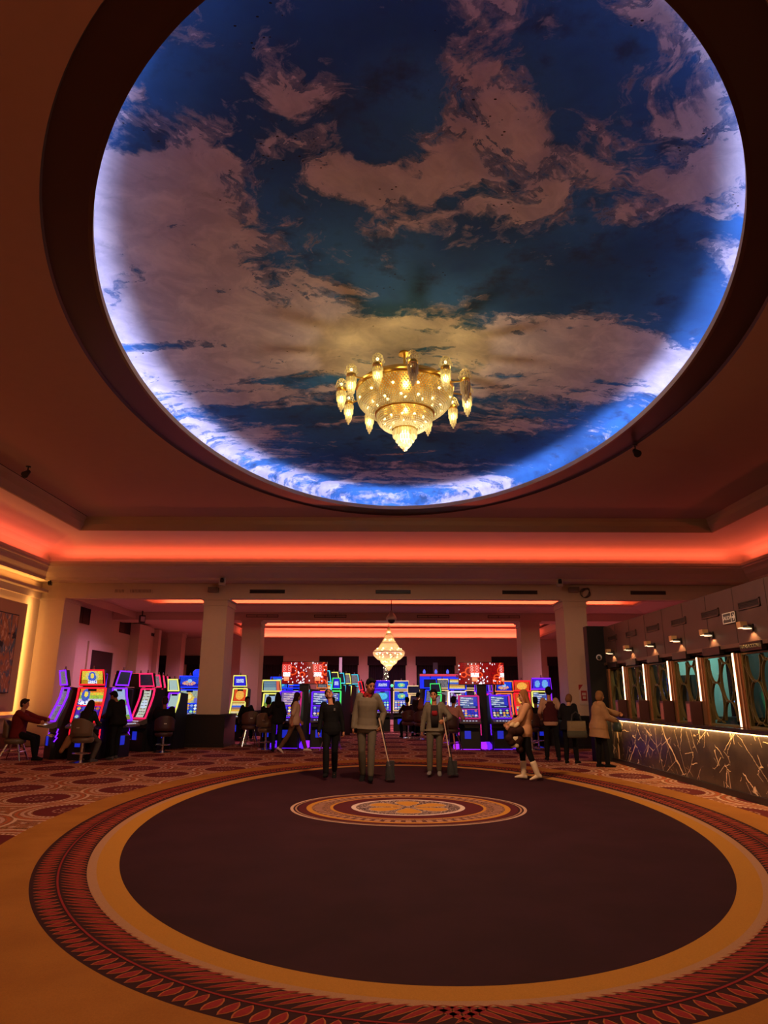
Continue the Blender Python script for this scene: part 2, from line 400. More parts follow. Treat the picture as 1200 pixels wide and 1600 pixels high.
b = MB(); ring_strip(b, [(E_(4.40, 7.17), 6.262), (E_(4.36, 7.13), 6.262)]); tag(b.build('led_tape', glow('dim_blue_white_spill_strip', (.62, .60, 1.0), 5)), 'added unseen glow strip, fainter, nearer the edge of the oval ceiling opening', 'led tape')  # faint strip added to spill bluish light further over the sky
# painted sky
def sky_mat():
    m, b = nodemat('painted_sky', .85, .15); v, x, y, z = xyz()
    at = S.nt.nodes.new('ShaderNodeAttribute'); at.attribute_name = 'cloud'; mk = S(at.outputs['Fac'])
    at2 = S.nt.nodes.new('ShaderNodeAttribute'); at2.attribute_name = 'streak'; st = S(at2.outputs['Fac'])
    wv = noise(v, .9, 3, .6)
    vi = vec(x + wv * 1.2, y + wv * 1.2, z); vs_ = vec(x * .34 + wv * .5, y * 1.25 + wv * .8, z)
    n1 = noise(vi, .95, 14, .66, .6); n2 = noise(vs_, 1.3, 12, .64, .4)
    nn = n1 * (1 - st) + n2 * st
    fine = noise(v, 7, 8, .7, .6)
    d = (nn - .5) * 5.2 + mk * .72 + (fine - .5) * 1.0 + (noise(vi, 2.6, 8, .65, .4) - .5) * 1.9
    blue = mixc(sstep(.3, .7, noise(v, .6, 4)), (.032, .11, .27), (.06, .25, .60))
    blue = mixc(sstep(.45, .75, noise(v, 2.4, 6)), blue, (.04, .085, .17))
    cl = mixc(sstep(.3, .75, noise(vi, 2.0, 9, .65)), (.52, .48, .56), (.84, .77, .80))
    c = mixc(sstep(-.25, .40, d), blue, cl)
    c = mixc(band(d, .02, .22) * sstep(.35, .7, noise(v, 5, 7)), c, (.12, .18, .32))
    c = mixc(sstep(.62, .74, noise(vi, 1.1, 10, .65)) * .55, c, (.05, .11, .15))
    # small flocks of birds
    vo = S.nt.nodes.new('ShaderNodeTexVoronoi'); vo.inputs['Scale'].default_value = 15; S.nt.links.new(vec(x * .6, y, z), vo.inputs['Vector'])
    bd = S(vo.outputs['Distance']).lt(.13) * noise(v, 1.5, 1, .5).gt(.66)
    c = mixc(bd, c, (.02, .02, .02))
    S.nt.links.new(c, b.inputs['Base Color']); return m
BLOBS = [(-3.02, 6.69, 1.0, 1.6, 0.9), (-2.87, 7.93, 1.2, 1.6, 0.9), (-2.71, 10.25, 1.5, 1.8, 0.75), (-2.04, 6.68, 0.9, 0.8, 0.7), (-2.46, 5.9, 0.6, 0.6, 0.7), (-1.67, 8.53, 1.2, 1.0, 0.45), (-3.95, 8.71, 0.8, 2.0, 0.8), (-4.2, 13.73, 2.0, 1.5, 0.7), (-1.63, 10.25, 1.5, 1.0, 0.5), (-1.76, 4.74, 0.5, 0.25, -1.6), (-1.61, 4.94, 0.35, 0.25, -1.2), (-1.26, 4.97, 0.5, 0.4, -0.5), (-2.5, 5.52, 0.35, 0.18, -1.6), (-2.78, 6.13, 0.5, 0.06, -1.4), (-2.27, 5.52, 0.3, 0.12, -0.9), (-3.37, 9.59, 1.2, 0.18, -1.5), (-4.23, 9.44, 0.6, 0.12, -1.0), (-0.66, 4.35, 0.6, 0.35, -0.9), (-0.01, 4.52, 0.6, 0.6, -1.2), (0.23, 5.1, 0.5, 0.7, -1.2), (-0.26, 5.25, 0.4, 0.5, -0.8), (-0.75, 5.18, 0.4, 0.5, 0.7), (-0.25, 4.83, 0.3, 0.3, 0.6), (-1.17, 6.36, 0.4, 0.5, -0.8), (-1.25, 7.51, 0.7, 0.3, -0.8), (-1.68, 7.13, 0.5, 0.2, -0.5), (-1.24, 5.9, 0.5, 0.5, -0.5), (-0.65, 5.48, 0.35, 0.3, 0.5), (-0.58, 6.21, 0.45, 0.25, 0.8), (-0.01, 6.12, 0.3, 0.2, 0.8), (0.54, 6.02, 0.4, 0.3, 1.0), (0.76, 4.96, 0.6, 0.4, 0.9), (1.04, 5.24, 0.4, 0.4, 0.8), (0.56, 4.76, 0.4, 0.3, 0.5), (1.37, 4.52, 0.8, 0.4, -0.3), (1.75, 4.89, 0.7, 0.5, -0.9), (0.85, 4.35, 0.5, 0.3, 0.5), (2.31, 5.16, 0.8, 0.6, -0.6), (2.53, 4.4, 0.3, 0.3, 0.7), (3.07, 5.09, 0.4, 0.4, 0.7), (3.53, 5.79, 0.4, 0.3, 0.6), (2.63, 4.76, 0.3, 0.5, -0.4), (2.7, 5.88, 0.6, 0.5, 0.3), (3.44, 6.34, 0.5, 0.5, -0.3), (1.73, 5.55, 0.5, 0.4, 0.3), (2.01, 6.35, 0.4, 0.3, 0.5), (2.05, 7.49, 0.6, 0.35, 0.75), (2.68, 6.66, 0.3, 0.2, 0.5), (1.56, 7.49, 0.6, 0.5, -0.9), (0.85, 7.91, 0.8, 0.5, -1.0), (0.32, 7.5, 0.5, 0.5, -0.6), (2.66, 8.19, 0.9, 0.7, -1.3), (3.49, 8.04, 0.9, 0.9, -1.2), (2.01, 8.51, 0.6, 0.5, -1.1), (3.78, 7.48, 0.6, 0.5, -0.5), (4.02, 6.34, 0.3, 0.5, 0.3), (4.61, 7.48, 0.3, 0.4, 0.8), (4.25, 6.65, 0.3, 0.2, -0.6), (4.66, 8.66, 0.5, 0.8, -1.2), (2.79, 9.79, 1.3, 1.0, 1.5), (3.86, 10.21, 0.9, 0.8, 1.0), (2.32, 11.18, 1.0, 0.8, 0.7), (4.95, 9.98, 0.6, 0.6, 1.1), (5.2, 11.99, 0.9, 0.5, -1.0), (4.24, 11.71, 0.8, 0.9, -0.5), (1.19, 9.4, 0.6, 0.5, 0.6), (-0.01, 9.6, 1.0, 0.8, 0.6), (-0.81, 9.41, 1.2, 0.8, 0.7), (-0.36, 8.06, 0.8, 0.5, -0.7), (-0.01, 8.69, 0.5, 0.3, -0.5), (-1.92, 12.35, 1.6, 0.9, -1.0), (-1.15, 14.09, 2.0, 1.2, -0.6), (1.46, 14.46, 2.5, 1.2, -0.7), (3.56, 14.04, 1.8, 1.2, -0.9), (0.76, 19.31, 2.2, 0.5, -1.0), (2.86, 17.97, 1.8, 0.5, -0.7), (5.26, 14.43, 1.2, 0.8, -0.4), (-0.72, 18.02, 1.5, 0.6, -0.3), (1.63, 16.3, 1.4, 0.3, 0.4), (0.61, 15.34, 1.2, 0.2, 0.4), (1.94, 11.73, 0.9, 0.4, -0.8), (2.91, 12.96, 1.0, 0.3, 0.35)]
def field(x, y):
    s = 0.0; k = 0.0
    for bx, by, rx, ry, w in BLOBS: s += w * math.exp(-((x - bx) / rx) ** 2 - ((y - by) / ry) ** 2)
    return max(-1.3, min(1.3, s))
def streak(x, y):
    a = 1 / (1 + math.exp(-(y - 8.6 + .25 * x) * 1.3)); return max(0, min(1, a))
b = MB(); loops = [(E_(4.70, 7.47), 6.24), (E_(4.70, 7.47), 6.40), (E_(4.70, 7.47), 6.54), (E_(4.68, 7.45), 6.64), (E_(4.62, 7.39), 6.72), (E_(4.48, 7.25), 6.775), (E_(4.25, 7.02), 6.80)]
for i in range(1, 27):
    t = 1 - i / 26.0; zz = 6.80 + .19 * (1 - t * t); loops.append((E_(max(4.25 * t, .002), max(7.02 * t, .003)), zz))
ring_strip(b, loops); sky = b.build('ceiling_painted_sky', sky_mat(), smooth=True); struct(sky)
me = sky.data
for nm, fn in (('cloud', field), ('streak', streak)):
    at = me.attributes.new(nm, 'FLOAT', 'POINT'); at.data.foreach_set('value', [fn(p.co.x, p.co.y) for p in me.vertices])

# beams and coffers over the gaming floor
def beam(name, y0, y1, z0, z1, x0=-11.4, x1=12.4): return wall(name, x0, x1, y0, y1, z0, z1)
beam('wall_beam_front', 21.4, 21.66, 4.47, 5.6)
beam('wall_beam_middle', 27.3, 28.4, 4.42, 5.6)
struct(MB().box(-11.2, 12.2, 20.4, 23.3, 5.6, 5.7).build('ceiling_cap', M_CEIL))
sweep('trim_cornice_two', [(.98, 4.47), (.98, 4.73), (.70, 4.73), (.55, 4.78), (.30, 4.84), (.06, 4.88), (0, 4.93), (0, 4.98), (.05, 4.98), (.08, 4.88), (.55, 4.88)], -9.0, 9.7, 22.68, 26.3, M_PAINT, 1, 1)
sweep('ceiling_cove_two', [(.55, 4.88), (.55, 5.15), (.45, 5.3), (.2, 5.42), (-.6, 5.5)], -9.0, 9.7, 22.68, 26.3, M_COVE)
struct(MB().box(-9.6, 10.3, 21.66, 27.0, 5.5, 5.6).build('ceiling_two', M_CEIL))
struct(MB().box(-11.4, -9.98, 21.66, 27.3, 4.73, 4.83).box(10.68, 12.4, 21.66, 27.3, 4.73, 4.83).build('ceiling_aisle', M_PAINT))
# bay three: flat soffit round a coffer
sb = MB().box(-11.4, 12.4, 28.4, 29.6, 4.56, 4.66).box(-17.2, -7.7, 29.6, 39.2, 4.56, 4.66).box(8.4, 12.4, 29.6, 39.2, 4.56, 4.66).box(-7.7, 8.4, 37.5, 39.2, 4.52, 4.58)
struct(sb.build('ceiling_soffit', M_PAINT))
sweep('ceiling_cove_three', [(0, 4.56), (.05, 4.56), (.06, 4.60), (.25, 4.60), (.25, 5.02), (.16, 5.08)], -7.7, 8.4, 29.6, 37.4, M_COVE)
sweep('trim_coffer', [(.16, 5.08), (.02, 5.10), (.02, 5.15), (.10, 5.18)], -7.7, 8.4, 29.6, 37.4, mat('dark_red_trim', (.10, .03, .03), .7))
sweep('ceiling_cove_upper', [(.10, 5.18), (.10, 5.28), (-.15, 5.42), (-.5, 5.48)], -7.7, 8.4, 29.6, 37.4, M_COVE)
struct(MB().box(-7.6, 8.3, 29.7, 37.3, 5.48, 5.56).build('ceiling_three', M_CEIL))

# back wall with tall draped windows: a real wall round the openings
WINS = [(-12.9, -11.6), (-10.9, -9.8), (-7.65, -5.60), (-3.48, -1.42), (-.82, 1.23), (1.83, 3.93), (6.02, 8.1), (9.1, 11.0)]
bw = MB(); x = -17.2
for a, c in WINS:
    bw.box(x, a, 38.0, 38.4, 0, 4.56); bw.box(a, c, 38.0, 38.4, 3.57, 4.56); bw.box(a, c, 38.0, 38.4, 0, .25); x = c
bw.box(x, 12.4, 38.0, 38.4, 0, 4.56); struct(bw.build('wall_back', M_PAINT))
tr = MB()
for a, c in WINS:
    for xx in (a - .10, c + .02): tr.box(xx, xx + .08, 37.96, 38.0, .2, 3.66)
    tr.box(a - .02, c + .02, 37.96, 38.0, 3.58, 3.66)
struct(tr.build('trim_casing', M_PAINT))
M_DRAPE = mat('black_velvet_drape', (.018, .012, .014), .95); M_NIGHT = mat('night_glass', (.01, .012, .02), .1)
for i, (a, c) in enumerate(WINS):
    struct(MB().box(a, c, 38.25, 38.3, .25, 3.57).build('window_%d' % (i + 1), M_NIGHT))
    side = ['far left aisle, outer', 'far left aisle, inner', 'behind the left sign screen', 'left of the fairy-light post', 'behind the hanging cone chandelier', 'right of the cone chandelier', 'behind the right sign screen', 'far right aisle'][i]
    t = thing('window_drape', 'black velvet drape with pelmet on the back wall window ' + side, 'curtain', ((a + c) / 2, 38.05, 0), 0, 'black drapes on the back wall')
    w = (c - a) / 2; d = MB(); 
    nx = 60; pts = [(-w + .03 + (2 * w - .06) * k / nx, .06 + .035 * math.sin(k * 1.7)) for k in range(nx + 1)]
    vs = [(px, py, zz) for zz in (.05, 3.5) for px, py in pts]
    d.add(vs, [(k, k + 1, k + nx + 2, k + nx + 1) for k in range(nx)]); d.build('drape', M_DRAPE, t)
    MB().box(-w - .06, w + .06, -.13, -.02, 3.12, 3.6).build('pelmet', M_DRAPE, t)

# ------------------------------------------------------------------ columns, pilasters
def column(name, x0, x1, y0, y1, zt, base=True, bz=.93, m=M_PAINT):
    b = MB().box(x0, x1, y0, y1, 0, zt - .22); b.box(x0 - .03, x1 + .03, y0 - .03, y1 + .03, zt - .22, zt - .17); b.box(x0 - .015, x1 + .015, y0 - .015, y1 + .015, zt - .17, zt - .05); b.box(x0 - .07, x1 + .07, y0 - .07, y1 + .05, zt - .05, zt)
    struct(b.build(name, m))
    if base: 
        k = MB().box(x0 - .28, x1 + .22, y0 - .32, y1 + .1, 0, bz); k.box(x0 - .31, x1 + .25, y0 - .35, y1 + .13, bz - .06, bz); k.box(x0 - .30, x1 + .24, y0 - .34, y1 + .12, 0, .10)
        struct(k.build('trim_plinth', M_BLACK))
column('pillar_front_left', -5.72, -4.98, 21.43, 22.55, 4.47)
column('pillar_front_right', 5.72, 6.44, 21.43, 22.55, 4.47)
column('pillar_middle_left', -5.70, -4.95, 27.35, 28.3, 4.42)
column('pillar_middle_right', 5.52, 6.28, 27.35, 28.3, 4.42)
column('pillar_rear_left', -10.9, -10.2, 34.5, 35.2, 4.56, False)
column('pillar_rear_far_left', -12.6, -12.0, 35.0, 35.6, 4.56, False)
column('pillar_rear_right', 9.3, 9.9, 33.5, 34.2, 4.56, False)
b = MB().box(-10.96, -10.16, 21.40, 22.6, 0, 4.43).box(-11.0, -10.12, 21.36, 22.62, 4.38, 4.47); struct(b.build('wall_pilaster_left', M_PAINT))
b = MB().box(10.9, 11.97, 21.40, 22.6, 0, 4.47); struct(b.build('wall_pilaster_right', M_PAINT))
b = MB().box(-10.96, -10.55, 29.4, 30.9, 0, 4.47).box(-10.96, -10.7, 32.45, 32.79, 0, 4.5); struct(b.build('wall_pilaster_aisle', M_PAINT))
b = MB().box(11.5, 11.97, 26.5, 27.6, 0, 4.47).box(11.3, 11.97, 30.6, 31.8, 0, 4.5); struct(b.build('wall_pilaster_aisle_right', M_PAINT))
# aisle door in the left side wall
t = thing('door_1', 'dark door', 'door', (-10.94, 26.6, 0)); t['kind'] = 'structure'; del t['label']; del t['category']
b = MB().box(0, .07, -1.35, -1.05, 0, 3.42).box(0, .07, 1.05, 1.35, 0, 3.42).box(0, .07, -1.05, 1.05, 3.12, 3.42); b.build('door_frame', M_PAINT, t)
MB().box(0, .03, -1.05, 1.05, 0, 3.12).build('door_leaf', mat('door_dark', (.010, .005, .005), .6), t)

# ------------------------------------------------------------------ cashier kiosk on the right
KX, KY0, KY1 = 5.5, 2.2, 17.0
PITCHK = 1.25
WIN_Y = [16.36 - PITCHK * i for i in range(11)]
M_COPPER = mat('brushed_copper', (.42, .20, .10), .38, metal=.8)
M_OLIVE = mat('aged_gold_lattice', (.20, .15, .05), .42, metal=.6)
def marble():
    m, b = nodemat('dark_brown_marble', .28, .5); v, x, y, z = xyz()
    S_ = S; c = (.050, .034, .024)
    base = mixc(sstep(.3, .7, noise(v, 2.2, 6)), (.035, .024, .018), (.075, .050, .034))
    def veins(sc_, th, ang, seed):
        ca, sa = math.cos(ang), math.sin(ang)
        u = y * ca + z * sa; w = z * ca - y * sa
        vo = S.nt.nodes.new('ShaderNodeTexVoronoi'); vo.feature = 'DISTANCE_TO_EDGE'; vo.inputs['Scale'].default_value = sc_
        wb = noise(v, 5, 4) * .12
        S.nt.links.new(vec(u * .55 + wb + seed, w * 1.5 + wb, 0), vo.inputs['Vector'])
        return S(vo.outputs['Distance']).lt(th)
    a = veins(1.3, .005, 1.0, 0) * noise(v, 1.2, 2).gt(.47); a2 = veins(1.7, .006, -.75, 5) * noise(vec(y + 9, z, 0), 1.4, 2).gt(.48)
    a3 = veins(3.0, .010, .5, 3) * noise(v, 3.0, 3).gt(.58)
    f = S.op('MAXIMUM', S.op('MAXIMUM', a, a2), a3 * .8)
    cc = mixc(f, base, (.85, .60, .36)); S.nt.links.new(cc, b.inputs['Base Color']); return m
counter = thing('cashier_counter', 'long cashier counter with dark veined marble front lit by an LED line under its ledge', 'counter', (KX, 0, 0))
M_MARBLE = marble(); KYE = KY1 - .01
MB().box(.0, .08, KY0, KYE, .10, .96).build('marble_front', M_MARBLE, counter)
MB().box(-.04, .10, KY0, KYE, 0, .10).build('plinth', M_BLACK, counter)
MB().box(-.24, .50, KY0, KYE, .985, 1.045).build('countertop', mat('dark_polished_top', (.035, .018, .014), .2), counter)
MB().box(-.06, -.02, KY0, KYE, .955, .985).build('led_strip', glow('warm_led_line', (1, .60, .24), 7), counter)
area('counter_wash', (KX - .11, (KY0 + KY1) / 2, .95), (0, -22, 0), .04, 14.7, 55, (1, .58, .22))
# kiosk carcass
M_WOODP = mat('dark_wood_panel', (.060, .028, .023), .5, noise=.25, nscale=4)
kb = MB().box(KX, KX + .12, KY0, KY1, 2.26, 3.17)                                  # timber fascia above the windows
struct(kb.build('wall_kiosk', M_WOODP)); struct(MB().box(KX + .12, KX + 4.4, KY0, KY1, 3.10, 3.17).build('ceiling_kiosk', M_WOODP)); struct(MB().box(KX, KX + 4.4, KY0 - .1, KY0 - .001, 0, 3.17).build('wall_kiosk_near', M_WOODP))
struct(MB().box(KX - .42, KX + 4.4, KY1, KY1 + .3, 0, 3.20).build('wall_kiosk_end', mat('black_end_panel', (.006, .0045, .005), .6, spec=.2)))
struct(MB().box(KX + .02, KX + .30, KY0, KY1, 2.155, 2.262).build('trim_lintel', M_WOODP))
struct(MB().box(KX - .05, KX + .02, KY0, KY1, 2.24, 2.30).box(KX + .02, KX + .10, KY0, KY1, 2.155, 2.20).build('trim_kiosk', mat('bronze_trim', (.13, .07, .05), .45, metal=.4)))
b = MB()
for k in range(17): b.box(KX - .004, KX + .001, KY0 + k * .93, KY0 + k * .93 + .012, 2.30, 3.16)
struct(b.build('trim_panel_joints', mat('joint_shadow_gap', (.03, .014, .012), .7)))
NAMES = ['farthest from the camera', 'second from the far end', 'third from the far end', 'fourth from the far end, before the teal-lit room', 'fifth from the far end, before the teal-lit room', 'nearest of those in view, under the TRANSACCIONES sign']
M_GLASS = None
def glass_mat():
    m = bpy.data.materials.new('clear_glass'); m.use_nodes = True; nt = m.node_tree; nt.nodes.clear()
    o = nt.nodes.new('ShaderNodeOutputMaterial'); t = nt.nodes.new('ShaderNodeBsdfTransparent'); g = nt.nodes.new('ShaderNodeBsdfGlossy'); mx = nt.nodes.new('ShaderNodeMixShader')
    t.inputs[0].default_value = (.92, .97, .95, 1); g.inputs['Roughness'].default_value = .03
    fr = nt.nodes.new('ShaderNodeFresnel'); fr.inputs[0].default_value = 1.5
    ge = nt.nodes.new('ShaderNodeNewGeometry'); mu = nt.nodes.new('ShaderNodeMath'); mu.operation = 'MULTIPLY'; iv = nt.nodes.new('ShaderNodeMath'); iv.operation = 'SUBTRACT'; iv.inputs[0].default_value = 1.0
    nt.links.new(ge.outputs['Backfacing'], iv.inputs[1]); nt.links.new(fr.outputs[0], mu.inputs[0]); nt.links.new(iv.outputs[0], mu.inputs[1]); nt.links.new(mu.outputs[0], mx.inputs[0]); nt.links.new(t.outputs[0], mx.inputs[1]); nt.links.new(g.outputs[0], mx.inputs[2]); nt.links.new(mx.outputs[0], o.inputs[0]); return m
M_GLASS = glass_mat()
def oval_ring(b, cy_, cz_, ry, rz_, y0, y1, z0, z1, dx=.13, th=.014):
    n = 26; P = [(cy_ + ry * math.cos(2 * PI * k / n), cz_ + rz_ * math.sin(2 * PI * k / n)) for k in range(n)]
    Q = [(cy_ + (ry - th) * math.cos(2 * PI * k / n), cz_ + (rz_ - th) * math.sin(2 * PI * k / n)) for k in range(n)]
    for k in range(n):
        j = (k + 1) % n; p = [P[k], P[j], Q[j], Q[k]]
        if all(y0 - .001 <= a[0] <= y1 + .001 and z0 - .001 <= a[1] <= z1 + .001 for a in p): b.prism(p, 0, dx, 'x')
def teller_window(y, label):
    t = thing('teller_window', label, 'window', (KX + .03, y, 0), 0, 'teller windows of the cashier kiosk')
    w = .50
    MB().box(0, .06, -w, -w + .03, 1.045, 2.155).box(0, .06, w - .03, w, 1.045, 2.155).box(0, .06, -w + .03, w - .03, 1.045, 1.075).box(0, .06, -w + .03, w - .03, 2.13, 2.155).build('frame', M_OLIVE, t)
    b = MB(); Y0, Y1, Z0, Z1 = -w + .03, w - .03, 1.075, 2.13
    for c in range(4):
        for r in range(4):
            oval_ring(b, -.57 + c * .38, .95 + r * .60 + (c % 2) * .30 - .12, .20, .32, Y0, Y1, Z0, Z1, .045, .010)
    b.build('lattice', M_OLIVE, t)
    MB().box(.062, .07, -w, w, 1.045, 2.155).build('pane', M_GLASS, t)
    return t
def bronze_pier(y):
    b = MB().box(KX + .02, KX + .10, y - .125, y + .125, 1.045, 2.155); b.box(KX - .01, KX + .04, y - .10, y + .10, 1.045, 2.155)
    struct(b.build('trim_pier', M_COPPER))
def led_bar(y, z0, label):
    t = thing('led_bar', label, 'light', (KX - .012, y, 0), 0, 'upright LED bars between the teller windows')
    MB().box(-.022, 0, -.03, .03, z0, 2.17).build('channel', M_COPPER, t)
    MB().box(-.034, -.022, -.016, .016, z0 + .01, 2.16).build('tube', glow('warm_white_led', (1, .62, .36), 4.5), t)
SC_L = SC_L = ['wall sconce farthest along the dark kiosk wall', 'second wall sconce from the far end of the kiosk wall', 'third wall sconce from the far end of the kiosk wall', 'fourth wall sconce from the far end of the kiosk wall', 'wall sconce just left of the SALIDA sign', 'wall sconce just right of and below the SALIDA sign']
M_SC = mat('sconce_gold_face', (.55, .33, .15), .4, metal=.5); M_SCG = glow('sconce_lens', (1, .66, .34), 3.2)
def sconce(y, label):
    t = thing('wall_sconce', label, 'lamp', (KX, y, 2.50), 0, 'up and down wall sconces of the kiosk')
    MB().box(-.03, 0, -.04, .04, -.05, .05).build('bracket', M_BLACK, t)
    b = MB(); b.lathe([(.06, -.016), (.065, -.013), (.065, .013), (.06, .016)], 20, (-.10, -.05, .01)); b.build('disc_head', M_BLACK, t)
    MB().box(-.15, -.05, .05, .17, .005, .095).build('box_head', M_SC, t)
    MB().lathe([(.0, -.004), (.06, -.004), (.06, 0)], 16, (-.10, -.03, -.020)).box(-.14, -.06, .06, .16, -.002, .004).build('lens', M_SCG, t)
    spot('sconce_down', (KX - .07, y - .0, 2.462), (0, -10, 0), 16, (1, .56, .20), 110, .4, .02)
    spot('sconce_up', (KX - .07, y, 2.62), (180, 8, 0), .8, (1, .56, .20), 70, .6, .02)
VL = ['farthest', 'second from the far end', 'third from the far end', 'fourth from the far end', 'left of the SALIDA sign', 'right of the SALIDA sign']
def grille(name, label, group, loc, w, h, nslat, mfr, axis='x', slots=1):
    # louvred grille lying on a wall whose normal is -x ('x'), +x ('X') or -y ('y')
    t = thing(name, label, 'vent', loc, {'x': 0, 'X': PI, 'y': PI / 2}[axis], group)
    f = MB().box(-.02, 0, -w / 2, w / 2, -h / 2, -h / 2 + .02).box(-.02, 0, -w / 2, w / 2, h / 2 - .02, h / 2)
    for k in range(slots + 1): yy = -w / 2 + k * (w - .02) / slots; f.box(-.02, 0, yy, yy + .02, -h / 2, h / 2)
    f.build('frame', mfr, t)
    MB().box(-.004, -.001, -w / 2, w / 2, -h / 2, h / 2).build('backing', M_BLACK, t)
    s = MB()
    for k in range(nslat):
        z = -h / 2 + .02 + (h - .04) * (k + .5) / nslat; s.prism([(-.018, z - .003), (-.005, z + .005), (-.005, z + .008), (-.018, z)], -w / 2 + .02, w / 2 - .02, 'y')
    s.build('slats', mat('grille_grey', (.05, .03, .028), .6), t)
    return t
M_GRF = mat('dark_brown_grille_frame', (.05, .024, .02), .5)
for i, y in enumerate(WIN_Y):
    far = i < 6
    teller_window(y, 'teller window with oval gold lattice, ' + NAMES[i]) if far else teller_window(y, 'teller window with oval gold lattice, %s past the right edge of the view' % ('first', 'second', 'third', 'fourth', 'fifth')[i - 6])
    bronze_pier(y - PITCHK / 2)
    if i < 7:
        grille('ceiling_vent', 'dark horizontal vent on the timber kiosk wall, ' + (VL[i] if far else 'past the right edge of the view'), 'vents along the kiosk wall', (KX, y, 2.85), .62, .13, 4, M_GRF)
        sconce(y, 'small gold ' + (SC_L[i] if far else 'wall sconce past the right edge of the view'))
    z0 = 1.42 if i < 4 else 1.05
    if i < 7: led_bar(y - PITCHK / 2, z0, ['upright warm LED bar farthest along the kiosk', 'upright warm LED bar second from the far end', 'upright warm LED bar third from the far end, above a brochure box', 'upright warm LED bar reaching the countertop beside a brochure box', 'full length upright LED bar nearest the right edge of the photo', 'upright LED bar first past the right edge of the view', 'upright LED bar second past the right edge of the view'][i])
bronze_pier(WIN_Y[0] + PITCHK / 2)
# brochure boxes
def brochure(y, label):
    t = thing('brochure_box', label, 'box', (KX - .11, y, 1.045), 0, 'brochure boxes on the cashier counter')
    MB().box(-.11, .08, -.09, .09, 0, .38).build('case', mat('maroon_case', (.06, .02, .018), .4), t)
    b = MB(); b.cbox((-.113, 0, .19), (.006, .13, .30)); b.build('leaflet', mat('pink_leaflet', (.30, .10, .10), .5, noise=.7, nscale=14), t)
for i, y in enumerate([WIN_Y[0] - .56, WIN_Y[1] - .6, WIN_Y[2] - .6, WIN_Y[3] - .50]):
    brochure(y, 'dark red brochure box on the counter at the foot of the ' + ['farthest', 'second', 'third', 'fourth'][i] + ' LED bar')
# teal office behind two of the windows
struct(MB().box(KX + 1.65, KX + 2.9, 16.90, 16.99, 0, 3.09).build('wall_office', mat('pale_teal_paint', (.35, .52, .48), .8)))
struct(MB().box(KX + 3.3, KX + 3.35, 14.6, 16.99, 0, 3.09).build('wall_office_divider', mat('grey_divider', (.035, .038, .036), .8)))
area('office_light', (KX + 2.2, 15.9, 3.0), (20, 0, 0), 1.2, .2, 24, (.60, 1.0, .88))
struct(MB().box(KX + 4.2, KX + 4.29, KY0, KY1, 0, 3.1).build('wall_kiosk_back', mat('dim_back_paint', (.08, .06, .06), .8)))
t = thing('office_cupboard', 'dark cupboard standing against the teal wall behind the cashier windows', 'cupboard', (KX + 1.85, 16.60, 0))
MB().box(-.10, .10, -.3, .28, 0, 2.0).build('body', mat('dark_cupboard', (.03, .035, .035), .5), t); MB().box(-.12, -.10, -.27, .27, .1, 1.9).build('door', mat('dark_cupboard_door', (.05, .06, .06), .5), t)
t = thing('office_monitor', 'small computer screen glowing blue behind the fifth teller window', 'monitor', (KX + 2.9, 16.5, 1.35))
MB().box(-.02, .02, -.2, .2, 0, .28).build('screen_case', M_BLACK, t); MB().box(-.024, -.02, -.18, .18, .02, .26).build('display', glow('monitor_blue', (.2, .45, .9), 1.2), t); MB().box(-.02, .02, -.03, .03, -.3, 0).build('stand', M_BLACK, t)
t = thing('office_desk', 'dark desk under the small blue computer screen behind the cashier windows', 'desk', (KX + 2.9, 16.5, 0)); MB().box(-.4, .35, -.6, .35, 1.0, 1.05).build('desk_top', M_BLACK, t); MB().box(-.38, -.33, -.58, .33, 0, 1.0).box(.28, .33, -.58, .33, 0, 1.0).build('panel', M_BLACK, t)

TXT = []
def text(body, name, parent, loc, rot, size, m, ext=.002, align='CENTER'):
    TXT.append(name); c = bpy.data.curves.new(name, 'FONT'); c.body = body; c.size = size; c.extrude = ext; c.align_x = align; c.align_y = 'CENTER'; c.materials.append(m)
    o = bpy.data.objects.new(name, c); COL.objects.link(o); o.location = loc; o.rotation_euler = [math.radians(a) for a in rot]
    if parent: o.parent = parent
    return o
M_SIGNW = mat('pale_sign', (.62, .55, .48), .6)
t = thing('exit_direction_sign', 'white framed SALIDA sign with arrow on the timber kiosk wall', 'sign', (KX - .01, 10.72, 2.71))
MB().box(-.012, .01, -.20, .20, -.085, .085).build('panel', mat('dark_sign', (.05, .04, .04), .6), t)
MB().box(-.018, -.012, -.20, .20, .072, .085).box(-.018, -.012, -.20, .20, -.085, -.072).box(-.018, -.012, .187, .2, -.085, .085).box(-.018, -.012, -.2, -.187, -.085, .085).box(-.018, -.012, -.075, -.062, -.08, .08).build('frame', M_SIGNW, t)
text('SALIDA', 'lettering', t, (-.016, .06, 0), (90, 0, -90), .085, M_SIGNW)
MB().box(-.018, -.012, -.16, -.095, -.012, .012).prism([(-.185, 0), (-.14, .05), (-.125, .05), (-.16, 0), (-.125, -.05), (-.14, -.05)], -.018, -.012, 'x').build('arrow', M_SIGNW, t)
def teller_sign(y, s, label):
    t = thing('teller_sign', label, 'sign', (KX - .04, y, 2.215), 0, 'signs over the teller windows')
    MB().box(-.035, .04, -.30, .30, -.05, .075).build('case', mat('black_sign_case', (.012, .008, .008), .3), t)
    if s: text(s, 'lettering', t, (-.038, 0, .012), (90, 0, -90), .075, mat('sign_letters_olive', (.22, .20, .12), .6))
teller_sign(WIN_Y[5], 'TRANSACCIONES', 'black TRANSACCIONES sign over the nearest teller window in view')
teller_sign(WIN_Y[4], '', 'blank black sign over the fifth teller window')
teller_sign(WIN_Y[3], '', 'blank black sign over the fourth teller window, nearer the far end')
